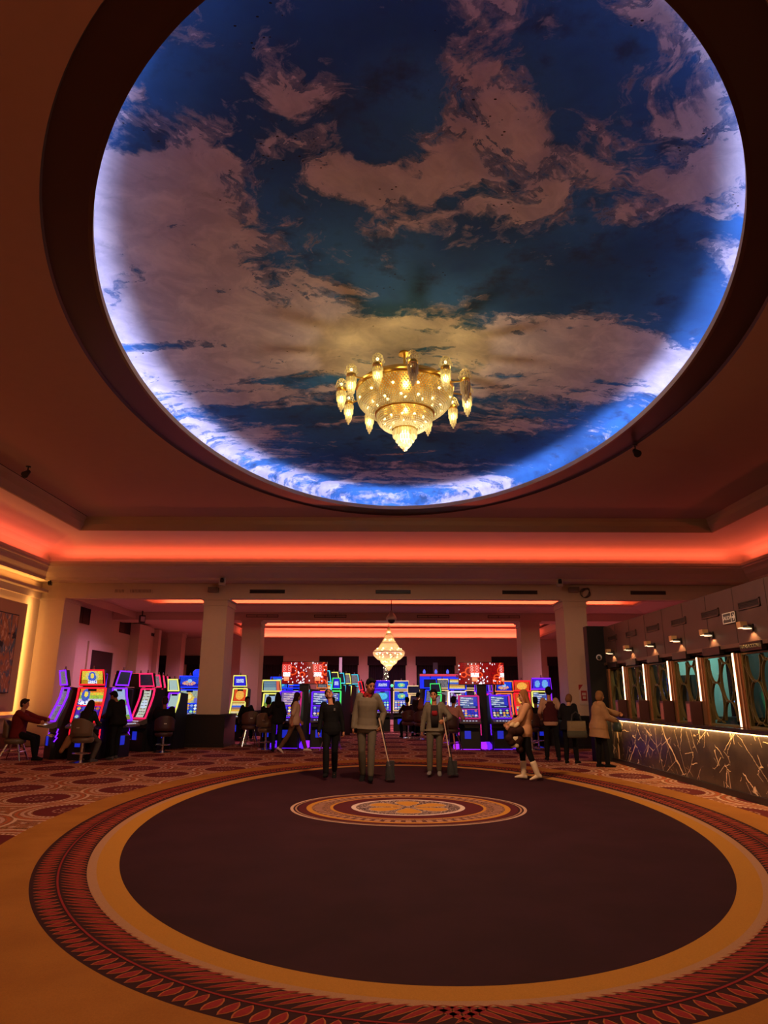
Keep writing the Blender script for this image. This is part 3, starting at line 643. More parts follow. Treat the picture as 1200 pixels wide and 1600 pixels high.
for i in (0, 1, 2): teller_sign(WIN_Y[i], '', 'blank black sign over the %s teller window from the far end' % ('first', 'second', 'third')[i])

# small fittings on the end panel and beams
t = thing('dome_camera', 'round white dome camera with black eye on the black kiosk end panel', 'camera', (5.33, 16.99, 2.43), 0, 'security cameras')
b = MB(); b.ball((0, -.03, 0), .075, 14, 8, 0, (1, .7, 1)); b.build('housing', mat('white_plastic', (.55, .5, .5), .5), t, True); b = MB(); b.ball((-.02, -.075, -.008), .048, 12, 8, 0, (1, .5, 1)); b.build('lens', M_BLACK, t, True)
t = thing('exit_sign', 'lit green exit sign hanging at the edge of the right front pillar', 'sign', (6.50, 21.35, 2.72), math.radians(60))
MB().box(-.16, .16, -.025, .025, -.20, .20).build('case', M_BLACK, t)
g = MB().box(-.14, .14, -.03, -.026, -.18, .18); g.build('lit_panel', glow('exit_green', (.05, .85, .12), 1.1), t)
MB().box(-.05, .02, -.034, -.03, -.05, .06).box(-.09, -.05, -.034, -.03, -.12, .02).box(.0, .05, -.034, -.03, -.13, -.02).ball((-.02, -.032, .10), .03, 8, 6, 0, (1, .2, 1)).build('running_figure', mat('exit_pale', (.1, .25, .1), .6), t)
def small_camera(loc, label):
    t = thing('bracket_camera', label, 'camera', loc, 0, 'security cameras')
    MB().box(-.09, .09, -.10, .0, -.12, .12).build('housing', mat('cream_housing', (.50, .42, .35), .5), t)
    b = MB(); b.lathe([(.0, -.05), (.05, -.05), (.06, .0), (.055, .07), (.03, .09), (0, .09)], 12, (0, -.12, .01)); b.build('dome', M_BLACK, t, True)
small_camera((-5.0, 20.72, 4.90), 'boxy white camera with black dome above the left front pillar')
small_camera((5.45, 20.72, 4.90), 'boxy white camera with black dome above the right front pillar')
t = thing('wall_speaker', 'grey horn speaker on the beam left of the boxy camera, above the left pillar', 'speaker', (-5.42, 21.39, 4.72), 0, 'speakers on the front beam'); MB().box(-.15, .15, -.22, 0, -.06, .09).build('case', mat('speaker_taupe', (.24, .17, .13), .6), t)
MB().box(-.14, .14, -.225, -.215, -.05, .08).build('front', mat('speaker_face', (.16, .11, .09), .7), t)
t = thing('wall_speaker', 'grey box speaker on the beam above the right pillar', 'speaker', (6.05, 21.39, 4.76), 0, 'speakers on the front beam'); MB().box(-.15, .15, -.22, 0, -.06, .09).build('case', MATS['speaker_taupe'], t)
MB().box(-.14, .14, -.225, -.215, -.05, .08).build('front', MATS['speaker_face'], t)
t = thing('cable_loop', 'coiled loop of dark cable hanging on the beam above the right pillar', 'cable', (6.42, 21.33, 4.68))
b = MB()
for k in range(4): b.tube([(.16 * math.cos(a) * (1 - .08 * k), -.02 * k + .02 * math.sin(a * 2 + k), .15 * math.sin(a + .2 * k)) for a in [2 * PI * j / 20 for j in range(20)]], .008, 5, 0, True)
b.build('coil', mat('cable_dark', (.06, .04, .035), .6), t)
for i, (x, w, nm) in enumerate([(-3.72, 1.12, 'above and right of the left front pillar'), (.30, 1.12, 'above the hanging cone chandelier'), (4.35, 1.12, 'left of the right front pillar'), (8.45, 1.12, 'over the right aisle')]):
    grille('beam_vent', 'long twin air grille on the front beam ' + nm, 'air grilles on the front beam', (x, 21.395, 4.70), w, .12, 3, M_GRF, 'y', 2)
t = thing('slotted_panel', 'cream slotted air panel on the front beam over the left aisle', 'vent', (-8.0, 21.39, 4.70))
MB().box(-.62, .62, -.015, 0, -.07, .07).build('plate', M_PAINT, t)
b = MB()
for k in range(26):
    if k in (7, 8, 9, 10): continue
    b.box(-.58 + k * .045, -.565 + k * .045, -.02, -.014, -.05, .05)
b.build('slots', mat('slot_shadow', (.10, .07, .05), .8), t)
for i, (x, nm) in enumerate([(-4.9, 'behind the left front pillar'), (-2.15, 'left of the hanging cone chandelier'), (2.0, 'right of the hanging cone chandelier'), (4.85, 'beside the right front pillar')]):
    grille('beam_vent', 'dark air grille on the middle beam ' + nm, 'air grilles on the middle beam', (x, 27.295, 4.59), 1.3, .11, 3, M_BLACK, 'y', 3)
for (y, nm) in ((24.55, 'nearer the pilaster'), (28.7, 'farther back, past the aisle door')):
    grille('wall_grille', 'brown twin louvred grille high on the left aisle wall, ' + nm, 'grilles on the left aisle wall', (-10.93, y, 4.28 if y < 25 else 4.28), 1.2, .58, 9, M_GRF, 'X', 2)
for (y, nm) in ((31.45, 'nearer'), (32.2, 'farther')):
    grille('wall_grille', 'small dark slotted grille above the pink lit aisle wall, ' + nm, 'grilles on the left aisle wall', (-10.93, y, 4.25), .55, .14, 2, M_BLACK, 'X', 3)
t = thing('ceiling_dome_camera', 'white pendant dome camera on a pole above the cone chandelier', 'camera', (.28, 24.5, 4.15), 0, 'security cameras')
MB().lathe([(.015, 0), (.015, 1.3)], 8, (0, 0, .3)).build('pole', M_BLACK, t); MB().lathe([(.19, 0), (.20, .05), (.17, .12), (.08, .24), (.05, .32), (.02, .34)], 20).build('shroud', MATS['cream_housing'], t, True)
b = MB(); b.ball((0, 0, -.02), .13, 16, 8, 0, (1, 1, .9)); b.build('dome', M_BLACK, t, True)
t = thing('corner_camera', 'small dark camera on the crown of the left wall near the pilaster', 'camera', (-10.45, 20.9, 4.86), .3, 'security cameras'); MB().box(-.05, .05, -.10, .10, -.05, .05).build('body', M_BLACK, t); MB().lathe([(.03, 0), (.02, .09)], 8, (0, 0, .04)).build('mount', M_BLACK, t)
for i, (x, y, nm) in enumerate([(-7.6, 13.6, 'left of the oval opening'), (4.85, 12.2, 'right of the oval opening')]):
    t = thing('ceiling_spotlight', 'small black ceiling spotlight ' + nm, 'lamp', (x, y, 6.2)); MB().lathe([(.05, -.02), (.05, 0)], 12).tube([(0, 0, 0), (0, 0, -.12)], .012).build('bracket', M_BLACK, t)
    b = MB(); b.tube([(0, .05, -.10), (0, -.10, -.22)], [.04, .075], 12); b.build('head', M_BLACK, t)
t = thing('aisle_speaker', 'small black and white speaker under the soffit of the left aisle', 'speaker', (-9.6, 26.9, 4.40), .6); MB().box(-.02, .02, 0, .05, .15, .33).build('mount', M_BLACK, t); MB().box(-.1, .1, -.1, .1, -.15, .15).build('case', M_BLACK, t); MB().box(-.08, .08, -.105, -.1, -.1, .1).build('front', MATS['white_plastic'], t)
t = thing('aisle_speaker', 'small dark speaker bracketed at the end of the left aisle near the middle pillar', 'speaker', (-7.9, 30.5, 4.26), .6); MB().box(-.1, .1, -.1, .1, -.15, .15).build('case', M_BLACK, t); MB().box(-.02, .02, 0, .05, .15, .3).build('mount', M_BLACK, t)
t = thing('extinguisher_notice', 'red and white fire extinguisher notice on the right front pillar', 'sign', (6.16, 21.42, 1.55))
MB().box(-.14, .14, -.008, 0, -.30, .30).build('board', mat('notice_white', (.55, .45, .42), .6), t); b = MB().prism([(-.14, .30), (-.14, .12), (0, .30)], -.012, -.008, 'y')
b.box(-.08, .10, -.012, -.008, -.18, .12); b.build('red_print', mat('notice_red', (.30, .02, .02), .6), t)
MB().box(-.05, .07, -.014, -.012, -.02, .06).box(-.03, .06, -.014, -.012, -.12, -.05).build('white_print', MATS['notice_white'], t)
MB().box(-.12, .12, -.014, -.008, -.29, -.21).build('caption_strip', MATS['notice_white'], t)

# ------------------------------------------------------------------ left wall feature: raised lit panel with painting
t = thing('lit_wall_panel', 'large raised cream wall panel with glowing amber edge on the left wall', 'wall panel', (-10.94, 0, 0))
MB().box(.10, .18, 9.0, 20.35, 1.02, 4.13).build('panel', mat('panel_plaster', (.42, .25, .15), .75), t)
MB().box(0, .10, 9.3, 20.05, 1.3, 3.85).build('spacer', M_PAINT, t)
g = glow('amber_tape', (1, .50, .12), 16)
MB().box(.02, .09, 20.12, 20.15, 1.1, 4.05).box(.02, .09, 9.2, 20.15, 3.93, 3.96).box(.02, .09, 9.2, 20.15, 1.2, 1.23).build('edge_light', g, t)
area('panel_glow', (-10.86, 20.2, 2.55), (0, -90, 0), 3.0, .06, 26, AMBER)
struct(MB().box(-10.94, -10.62, -4.5, 20.9, .86, .93).build('trim_dado', M_PAINT))
struct(MB().box(-10.94, -10.66, -4.5, 21.3, 4.62, 4.70).box(-10.94, -10.88, -4.5, 21.3, 4.42, 4.62).build('trim_crown', M_PAINT))
area('crown_light', (-10.75, 14.0, 4.78), (180, 0, 0), .08, 14, 50, AMBER)
area('panel_wash', (-10.70, 20.75, 2.6), (0, 90, 0), 3.6, .10, 24, (1, .48, .12))
t = thing('figure_painting', 'tall abstract painting of pale and rust shapes on blue, on the lit left wall panel', 'painting', (-10.76, 18.67, 2.645))
MB().box(0, .05, -1.2, 1.2, -1.11, 1.11).build('frame', mat('dark_frame', (.02, .02, .03), .5), t)
def painting():
    m, b = nodemat('abstract_painting', .7); v, x, y, z = xyz(); n = noise(vec(x, y * 1.6, z * .8), 1.6, 4, .6, 1.2); n2 = noise(vec(x, y * 2.5, z), 2.6, 3, .5, 2)
    c = mixc(sstep(.42, .58, n), (.10, .16, .22), (.40, .17, .08)); c = mixc(sstep(.55, .62, n2), c, (.62, .42, .28)); c = mixc(sstep(.60, .66, noise(v, 3, 2)), c, (.03, .03, .04))
    S.nt.links.new(c, b.inputs['Base Color']); return m
MB().box(.05, .055, -1.17, 1.17, -1.08, 1.08).build('canvas', painting(), t)

# ------------------------------------------------------------------ chandeliers
def crystal_mat(name, col, em, es):
    m = bpy.data.materials.new(name); m.use_nodes = True; nt = m.node_tree; b = nt.nodes['Principled BSDF']
    b.inputs['Base Color'].default_value = (*col, 1); b.inputs['Roughness'].default_value = .12; b.inputs['Specular IOR Level'].default_value = .8
    o = nt.nodes['Material Output']; tr = nt.nodes.new('ShaderNodeBsdfTranslucent'); tr.inputs[0].default_value = (*col, 1)
    tp = nt.nodes.new('ShaderNodeBsdfTransparent'); mx = nt.nodes.new('ShaderNodeMixShader'); mx.inputs[0].default_value = .55; mx2 = nt.nodes.new('ShaderNodeMixShader'); mx2.inputs[0].default_value = .25
    nt.links.new(b.outputs[0], mx.inputs[1]); nt.links.new(tr.outputs[0], mx.inputs[2]); nt.links.new(mx.outputs[0], mx2.inputs[1]); nt.links.new(tp.outputs[0], mx2.inputs[2]); nt.links.new(mx2.outputs[0], o.inputs[0])
    return m
M_CRY = crystal_mat('cut_crystal', (1.0, .95, .70), None, 0)
M_CRYD = crystal_mat('unlit_crystal', (.75, .66, .52), None, 0)
M_BULB = glow('warm_bulb', (1, .80, .34), 9, False); M_BULB2 = glow('small_warm_bulb', (1, .76, .30), 6, False); M_BULBC = glow('cluster_bulb', (1, .78, .32), 4, True)
def octa(b, c, r, h, mi=0):
    x, y, z = c; b.add([(x + r, y, z), (x, y + r, z), (x - r, y, z), (x, y - r, z), (x, y, z + h), (x, y, z - h)], [(0, 1, 4), (1, 2, 4), (2, 3, 4), (3, 0, 4), (1, 0, 5), (2, 1, 5), (3, 2, 5), (0, 3, 5)], mi)
def beads(b, prof, n, rows, r, twist=0.0):
    # strings of beads hung along a profile (radius, z)
    L = [0]; 
    for p, q in zip(prof, prof[1:]): L.append(L[-1] + math.dist(p, q))
    for i in range(rows):
        s = L[-1] * (i + .5) / rows; j = max(k for k in range(len(L) - 1) if L[k] <= s); t = (s - L[j]) / (L[j + 1] - L[j])
        R = prof[j][0] + (prof[j + 1][0] - prof[j][0]) * t; z = prof[j][1] + (prof[j + 1][1] - prof[j][1]) * t
        m = n if R > .35 * max(p[0] for p in prof) else max(8, n // 2)
        for k in range(m):
            a = 2 * PI * (k + .5 * (i % 2)) / m; octa(b, (R * math.cos(a), R * math.sin(a), z), r * 1.0, r * 1.15)
def tiers(b, spec, n, rows=1, w=.011):
    # crystal prisms hanging in tiers: (radius, z_top, length)
    for R, z, Ln in spec:
        m = max(7, int(n * R / spec[0][0]))
        for k in range(m):
            a = 2 * PI * k / m; x, y = R * math.cos(a), R * math.sin(a); ww = 2 * PI * R / m * .40
            v = [(x + ww * math.cos(a + PI / 2 * q), y + ww * math.sin(a + PI / 2 * q), zz) for zz in (z, z - Ln * .82) for q in range(4)] + [(x, y, z - Ln)]
            b.add(v, [(0, 1, 2, 3), (0, 4, 5, 1), (1, 5, 6, 2), (2, 6, 7, 3), (3, 7, 4, 0), (4, 8, 5), (5, 8, 6), (6, 8, 7), (7, 8, 4)])
CH = thing('crystal_chandelier', 'huge gold and crystal bowl chandelier ringed by twelve lamps under the painted sky', 'chandelier', (CX - .02, 10.05, 0), 0, None)
MB().lathe([(.02, 6.45), (.02, 6.97)], 12).build('rod', M_BRASS, CH)
MB().lathe([(.10, 6.95), (.09, 6.985), (.03, 6.99)], 24).build('ceiling_rose', M_BRASS, CH)
MB().lathe([(.74, 6.26), (.79, 6.27), (.80, 6.33), (.76, 6.35), (.70, 6.42), (.45, 6.47), (.0, 6.48)], 56).build('top_dish', M_BRASS, CH, True)
MB().lathe([(.465, 5.86), (.485, 5.865), (.485, 5.885), (.465, 5.89)], 48).build('lower_ring', M_BRASS, CH, True)
MB().lathe([(.19, 5.60), (.20, 5.605), (.20, 5.62), (.19, 5.625)], 32).build('drop_ring', M_BRASS, CH, True)
up = [(.775, 6.25), (.775, 6.17), (.745, 6.08), (.68, 6.0), (.59, 5.93), (.49, 5.88)]
b = MB(); beads(b, up, 100, 15, .0158); b.build('upper_bowl', M_CRY, CH)
lo = [(.455, 5.86), (.45, 5.80), (.41, 5.72), (.34, 5.655), (.21, 5.61)]
b = MB(); beads(b, lo, 72, 11, .0150); b.build('lower_bowl', M_CRY, CH)
b = MB(); tiers(b, [(.18, 5.61, .14), (.135, 5.49, .09), (.095, 5.415, .07), (.06, 5.355, .055), (.028, 5.31, .055)], 26); b.build('centre_drop', M_CRY, CH)
for (R, z, n, off) in ((.74, 6.10, 12, .25), (.60, 5.97, 14, .1), (.46, 5.98, 10, .3), (.34, 5.76, 11, .0), (.20, 5.70, 6, .4)):
    for k in range(n):
        a = 2 * PI * k / n + off; q = MB(); q.ball((R * math.cos(a), R * math.sin(a), z), .021, 8, 6); q.build('bulb', M_BULB2, CH)
q = MB(); q.ball((0, 0, 5.50), .085, 12, 8, 0, (1, 1, 1.3)); q.build('drop_bulb', M_BULB, CH)
for k in range(12):
    a = math.radians(-90 + 5 + 30 * k); lit = k not in (0, 2); ca, sa = math.cos(a), math.sin(a); R = 1.03
    b = MB(); b.tube([(.74 * ca, .74 * sa, 6.30), (.88 * ca, .88 * sa, 6.28), (R * ca, R * sa, 6.26)], .012, 8); b.build('arm', M_BRASS, CH)
    col = MB().lathe([(.055, 6.22), (.075, 6.23), (.075, 6.29), (.06, 6.30)], 20, (0, 0, 0)).build('collar', M_BRASS, CH, True); col.location = (R * ca, R * sa, 0)
    cm = M_CRY if lit else M_CRYD
    b = MB(); tiers(b, [(.072, 6.23, .085), (.066, 6.16, .10), (.048, 6.075, .065), (.045, 6.02, .055), (.026, 5.97, .05), (.010, 5.93, .05)], 15); b.build('crystal_drop', cm, col)
    b = MB()
    for i in range(1, 6):
        th = PI * i / 6.0
        for j in range(12): octa(b, (.078 * math.sin(th) * math.cos(2 * PI * (j + .5 * i) / 12), .078 * math.sin(th) * math.sin(2 * PI * (j + .5 * i) / 12), 6.375 - .078 * math.cos(th)), .015, .018)
    for j in range(10):
        an = 2 * PI * j / 10; octa(b, (.10 * math.cos(an), .10 * math.sin(an), 6.325), .010, .03)
    b.build('crystal_globe', cm, col)
    q = MB(); q.ball((0, 0, 6.10), .040, 10, 6, 0, (1, 1, 1.5)); q.build('bulb', M_BULB if lit else mat('dead_bulb', (.3, .25, .2), .3), col)
    if lit: point('ring_lamp_glow', (CX - .02 + R * ca, 10.05 + R * sa, 6.05), .55, (1, .76, .32), .03)
    if lit: q = MB(); q.ball((0, 0, 6.37), .022, 8, 6); q.build('globe_bulb', M_BULB2, col)
KIDS.clear()
# second chandelier: hanging cone of crystal chains
C2 = thing('cone_chandelier', 'white crystal cone chandelier hanging at the far end of the gaming floor', 'chandelier', (.24, 31.0, 0))
M_CRY2 = crystal_mat('pale_crystal', (.95, .86, .66), None, 0)
MB().lathe([(.012, 4.5), (.012, 5.5)], 8).build('rod', M_BLACK, C2); MB().lathe([(.95, 5.46), (.9, 5.47), (.02, 5.48)], 32).build('ceiling_rose', mat('rose_plaster', (.6, .45, .4), .7), C2)
for nm, pr, n, rows in (('crown_tier', [(.05, 4.50), (.12, 4.22)], 16, 7), ('upper_tier', [(.17, 4.20), (.22, 4.0), (.32, 3.82)], 40, 10), ('skirt_tier', [(.34, 3.80), (.46, 3.60), (.70, 3.42)], 70, 13), ('bowl_tier', [(.72, 3.40), (.68, 3.25), (.52, 3.10), (.38, 3.04)], 70, 12), ('lower_tier', [(.38, 3.02), (.34, 2.92), (.20, 2.83)], 44, 7), ('tip', [(.19, 2.82), (.12, 2.70), (.02, 2.58)], 22, 8)):
    b = MB(); beads(b, pr, n, rows, .019); b.build(nm, M_CRY2, C2)
for R, z in ((.14, 4.21), (.33, 3.81), (.72, 3.41)): 
    b = MB(); b.tube([(R * math.cos(2 * PI * k / 32), R * math.sin(2 * PI * k / 32), z) for k in range(32)], .012, 6, 0, True); b.build('hoop', mat('bronze_hoop', (.25, .10, .05), .4, metal=.7), C2)
for R, z, n in ((.22, 3.95, 5), (.55, 3.54, 9), (.58, 3.32, 10), (.42, 3.18, 7), (.26, 2.97, 6), (.10, 2.83, 4), (.05, 4.3, 2)):
    for k in range(n):
        a = 2 * PI * k / n + z; q = MB(); q.ball((R * math.cos(a), R * math.sin(a), z), .035, 8, 6); q.build('bulb', M_BULB2, C2)
# slim post dressed with fairy lights
t = thing('fairy_light_post', 'slim greenish post dressed with fairy lights below the cone chandelier', 'post', (.12, 34.0, 0)); MB().box(-.12, .12, -.12, .12, 0, 3.0).build('post', mat('post_green_grey', (.10, .13, .08), .7), t)
b = MB(); random.seed(3)
for k in range(26): b.ball((random.uniform(-.12, .12), -.13, random.uniform(1.9, 3.0)), .02, 6, 4)
b.build('fairy_lights', glow('fairy_glow', (1, .9, .55), 3, False), t)['kind'] = 'stuff'
q = MB(); q.ball((.30, -.1, 1.98), .07, 8, 6); q.build('green_lamp', glow('green_lamp_glow', (.1, .9, .35), 1.6), t)
t = thing('white_light_tube', 'slim pale upright tube before the drape right of the left sign screen', 'post', (-2.15, 34.5, 0)); MB().box(-.07, .07, -.04, .04, 0, 3.35).build('tube', mat('pale_tube', (.75, .85, .80), .5), t); MB().lathe([(.2, 0), (.18, .04), (.05, .05)], 16).build('base', M_BLACK, t)
t = thing('ceiling_dark_post', 'dim grey upright post before the drape right of the cone chandelier', 'post', (2.75, 36.5, 0)); MB().box(-.12, .12, -.05, .05, 0, 3.2).build('post', mat('dim_grey_post', (.05, .05, .05), .6), t); MB().lathe([(.2, 0), (.18, .04), (.05, .05)], 16).build('base', M_BLACK, t)

# ------------------------------------------------------------------ slot machines
def pixel_mat(s=1.0):
    k = 'lit_screen_pixels_%d' % int(s * 100)
    if k in MATS: return MATS[k]
    m = bpy.data.materials.new(k); m.use_nodes = True; nt = m.node_tree; b = nt.nodes['Principled BSDF']
    at = nt.nodes.new('ShaderNodeAttribute'); at.attribute_name = 'px'; nt.links.new(at.outputs['Color'], b.inputs['Emission Color']); b.inputs['Emission Strength'].default_value = s
    b.inputs['Base Color'].default_value = (.01, .01, .01, 1); b.inputs['Roughness'].default_value = .25
    try: m.cycles.emission_sampling = 'NONE'
    except Exception: pass
    MATS[k] = m; return m
def L(*c): return lin(c)
def pattern(kind, nx, ny, rnd):
    g = [[L(10, 10, 14)] * nx for _ in range(ny)]          # row 0 is the bottom
    def fill(f):
        for j in range(ny):
            for i in range(nx):
                c = f(i / (nx - 1), j / (ny - 1));
                if c: g[j][i] = c
    def ell(u, v, cx, cy, a, b): return ((u - cx) / a) ** 2 + ((v - cy) / b) ** 2 < 1
    jit = lambda c, s=.35: tuple(max(0, q * (1 + rnd.uniform(-s, s))) for q in c)
    if kind == 'mask':
        fill(lambda u, v: jit(L(225, 190, 60)) if v > .35 else jit(L(180, 130, 30)))
        fill(lambda u, v: jit(L(210, 200, 120)) if ell(u, v, .5, .6, .33, .45) else None)
        fill(lambda u, v: jit(L(70, 100, 200)) if ell(u, v, .5, .55, .19, .45) else None)
        fill(lambda u, v: jit(L(240, 210, 80), .1) if ell(u, v, .5, .66, .09, .2) else None)
        fill(lambda u, v: (L(235, 240, 255) if rnd.random() > .35 else L(60, 80, 190)) if .28 < u < .74 and .05 < v < .28 else None)
    elif kind == 'paytable':
        fill(lambda u, v: [jit(L(225, 120, 40)), jit(L(225, 190, 60)), jit(L(150, 190, 70)), jit(L(200, 190, 220)), jit(L(220, 140, 50))][min(4, int((1 - v) * 5))])
        fill(lambda u, v: jit(L(60, 90, 190)) if ell(u, v, .25, .62, .19, .40) else None)
        fill(lambda u, v: jit(L(240, 215, 80), .1) if ell(u, v, .25, .68, .09, .18) else None)
        fill(lambda u, v: (L(240, 245, 255) if rnd.random() > .3 else L(40, 70, 190)) if u < .5 and v < .22 else None)
        fill(lambda u, v: jit(L(190, 60, 30)) if u > .5 and v < .12 else None)
    elif kind in ('reels', 'bluereels', 'pinkreels', 'greenreels'):
        bg = {'reels': L(60, 40, 170), 'bluereels': L(25, 70, 215), 'pinkreels': L(120, 40, 150), 'greenreels': L(20, 40, 110)}[kind]
        cols = [[jit(rnd.choice([L(225, 225, 215), L(225, 180, 70), L(190, 110, 60), L(60, 80, 220), L(160, 200, 190), L(70, 30, 160)])) for _ in range(3)] for _ in range(5)]
        def f(u, v):
            if v < .13: return jit(L(150, 150, 190)) if rnd.random() > .5 else L(30, 30, 60)
            a = u * 5; b_ = (v - .13) / .87 * 3; i = min(4, int(a)); j = min(2, int(b_)); fu, fv = a - i - .5, b_ - j - .5
            if abs(fu) > .42: return tuple(q * .4 for q in bg)
            if fu * fu + fv * fv < .13: return jit(cols[i][j], .3)
            return jit(bg, .2)
        fill(f)
    elif kind == 'lines':
        def f(u, v):
            t = v + .12 * u
            if v < .22: return jit(L(170, 200, 235), .2) if .12 < u < .9 and .07 < v < .17 else L(20, 30, 90)
            if u > .78: return jit(L(40, 50, 190), .3)
            k = (t * 5.2) % 1.0
            return jit(L(185, 195, 215), .25) if k > .5 and u < .8 - .3 * ((t * 5.2 // 1) % 2) else jit(L(65, 85, 150), .25)
        fill(f)
    elif kind == 'linespink':
        fill(lambda u, v: jit(L(205, 175, 190), .25) if ((v + .1 * u) * 5.2) % 1 > .5 and .08 < u < .9 else jit(L(120, 95, 150), .25))
    elif kind in ('fish', 'ocean'):
        fill(lambda u, v: jit(L(20, 60, 215) if v > .3 else L(30, 30, 170), .35))
        fill(lambda u, v: jit(L(225, 160, 120), .4) if ell(u, v, .45, .38, .36, .24) and rnd.random() > .25 else None)
        fill(lambda u, v: jit(L(150, 190, 240), .2) if ell(u, v, .5, .62, .14, .2) else None)
    elif kind == 'goldpanel':
        fill(lambda u, v: jit(L(150, 165, 150), .3)); fill(lambda u, v: jit(L(225, 185, 90), .3) if abs(u - .5) < .3 * (1 - abs(v - .4) * 1.6) else None)
        fill(lambda u, v: jit(L(100, 110, 210)) if v < .4 and abs(u - .5) > .28 else None)
        fill(lambda u, v: L(235, 225, 150) if ell(u, v, .5, .5, .12, .18) else None)
    elif kind == 'whitecards':
        fill(lambda u, v: jit(L(190, 195, 180), .25) if .14 < u < .86 else L(18, 12, 16)); fill(lambda u, v: jit(L(200, 215, 235), .15) if ell(u, v, .5, .48, .32, .16) else None)
        fill(lambda u, v: L(90, 70, 40) if (v * 9) % 1 > .7 and .2 < u < .8 and rnd.random() > .3 else None)
    elif kind == 'bluegreen':
        fill(lambda u, v: jit(L(20, 70, 210), .35)); fill(lambda u, v: jit(L(120, 215, 150), .3) if ell(u, v, .5, .5, .3, .3) and rnd.random() > .2 else None)
        fill(lambda u, v: jit(L(225, 225, 120), .3) if ell(u, v, .55, .5, .12, .14) else None)
    elif kind == 'title':
        fill(lambda u, v: jit(L(40, 35, 215), .25)); fill(lambda u, v: jit(L(190, 200, 240), .15) if .15 < u < .85 and .35 < v < .72 and rnd.random() > .2 else None)
    elif kind == 'faces':
        fill(lambda u, v: jit(L(60, 40, 215), .25)); fill(lambda u, v: jit(L(110, 170, 235), .3) if ell(u, v, .25, .5, .16, .38) or ell(u, v, .72, .5, .2, .42) else None)
    elif kind == 'cyan': fill(lambda u, v: jit(L(80, 190, 230), .3) if ell(u, v, .5, .5, .4, .42) else jit(L(40, 90, 200)))
    elif kind == 'orange': fill(lambda u, v: jit(L(240, 170, 70), .3) if ell(u, v, .5, .5, .38, .4) else jit(L(215, 70, 30), .3))
    elif kind == 'dragon':
        fill(lambda u, v: jit(L(30, 45, 200), .3)); fill(lambda u, v: jit(L(150, 185, 230), .3) if ell(u, v, .5, .5, .28, .42) else None); fill(lambda u, v: jit(L(225, 205, 40), .2) if ell(u, v, .5, .5, .10, .38) or (v < .25 and u < .4) else None)
    elif kind == 'stripes': fill(lambda u, v: jit([L(220, 200, 150), L(215, 165, 60), L(150, 110, 90), L(60, 100, 210)][int(v * 6) % 4], .25))
    elif kind == 'grey': fill(lambda u, v: jit(L(120, 112, 118), .25) if rnd.random() > .25 else L(80, 78, 90))
    elif kind == 'greenhill':
        fill(lambda u, v: jit(L(150, 175, 205), .15) if v > .35 else jit(L(70, 150, 50), .3)); fill(lambda u, v: jit(L(160, 110, 60)) if v < .2 and rnd.random() > .5 else None)
    elif kind == 'dark': fill(lambda u, v: jit(L(30, 26, 44), .3))
    elif kind == 'palegrey': fill(lambda u, v: jit(L(165, 190, 185), .08))
    elif kind == 'board': fill(lambda u, v: jit(L(130, 160, 165), .15) if (v * 8) % 1 > .35 and u < .8 else (L(215, 100, 70) if u > .8 else L(50, 80, 130)))
    elif kind == 'eights':
        coins = [(rnd.uniform(0, 1), rnd.random()) for _ in range(26)] + [(rnd.gauss(.42 + FACE8[0] * .2, .06), rnd.random()) for _ in range(24)]; hoops = [(rnd.random(), rnd.random(), rnd.uniform(.10, .2)) for _ in range(9)]
        def f(u, v):
            c = jit(L(118, 5, 9), .5)
            for hx, hy, hr in hoops:
                q = math.hypot((u - hx) / .5, v - hy)
                if abs(q - hr) < .028: c = jit(L(225, 70, 30), .3)
            w = .5 + .5 * math.sin(u * 21 + v * 5)
            if any(abs(u - p) < .011 and abs(v - q) < .035 for p, q in coins): c = jit(L(240, 228, 240), .1)
            for cx in FACE8:
                for s in (-.055, .055):
                    du, dv = (u - cx - s) / .052, (v - .72) / .20
                    if abs(du) < 1 and abs(dv) < 1:
                        c = L(225, 70, 60) if max(abs(du), abs(dv)) > .72 else L(165, 12, 18)
                        for oy in (-.33, .30):
                            r = math.hypot(du / .55, (dv - oy) / .36)
                            if .55 < r < 1.05: c = L(245, 150, 140)
                if abs(u - cx) < .085 and .33 < v < .52: c = L(250, 245, 245) if rnd.random() > .12 else L(220, 60, 50)
                if abs(u - cx) < .06 and .12 < v < .33: c = jit(L(235, 90, 50), .3) if int(v * 30) % 2 else L(240, 170, 120)
            return c
        fill(f)
    return g
FACE8 = (.10, .80)
def screen(name, parent, kind, prof, wb, wt, nx=26, ny=18, s=1.0, seed=1):
    # prof: (y, z) points bottom to top; the screen faces -y
    rnd = random.Random(seed * 7919 + len(kind)); g = pattern(kind, nx, ny, rnd)
    Ls = [0]
    for p, q in zip(prof, prof[1:]): Ls.append(Ls[-1] + math.dist(p, q))
    vs = []
    for j in range(ny + 1):
        t = Ls[-1] * j / ny; k = max(i for i in range(len(Ls) - 1) if Ls[i] <= t + 1e-9); f = (t - Ls[k]) / (Ls[k + 1] - Ls[k])
        y = prof[k][0] + (prof[k + 1][0] - prof[k][0]) * f; z = prof[k][1] + (prof[k + 1][1] - prof[k][1]) * f; w = wb + (wt - wb) * j / ny
        vs += [(-w / 2 + w * i / nx, y, z) for i in range(nx + 1)]
    fs = [(j * (nx + 1) + i, j * (nx + 1) + i + 1, (j + 1) * (nx + 1) + i + 1, (j + 1) * (nx + 1) + i) for j in range(ny) for i in range(nx)]
    b = MB().add(vs, fs); o = b.build(name, pixel_mat(s), parent)
    at = o.data.color_attributes.new('px', 'FLOAT_COLOR', 'CORNER'); buf = []
    for j in range(ny):
        for i in range(nx): buf += list((*g[j][i], 1)) * 4
    at.data.foreach_set('color', buf); return o
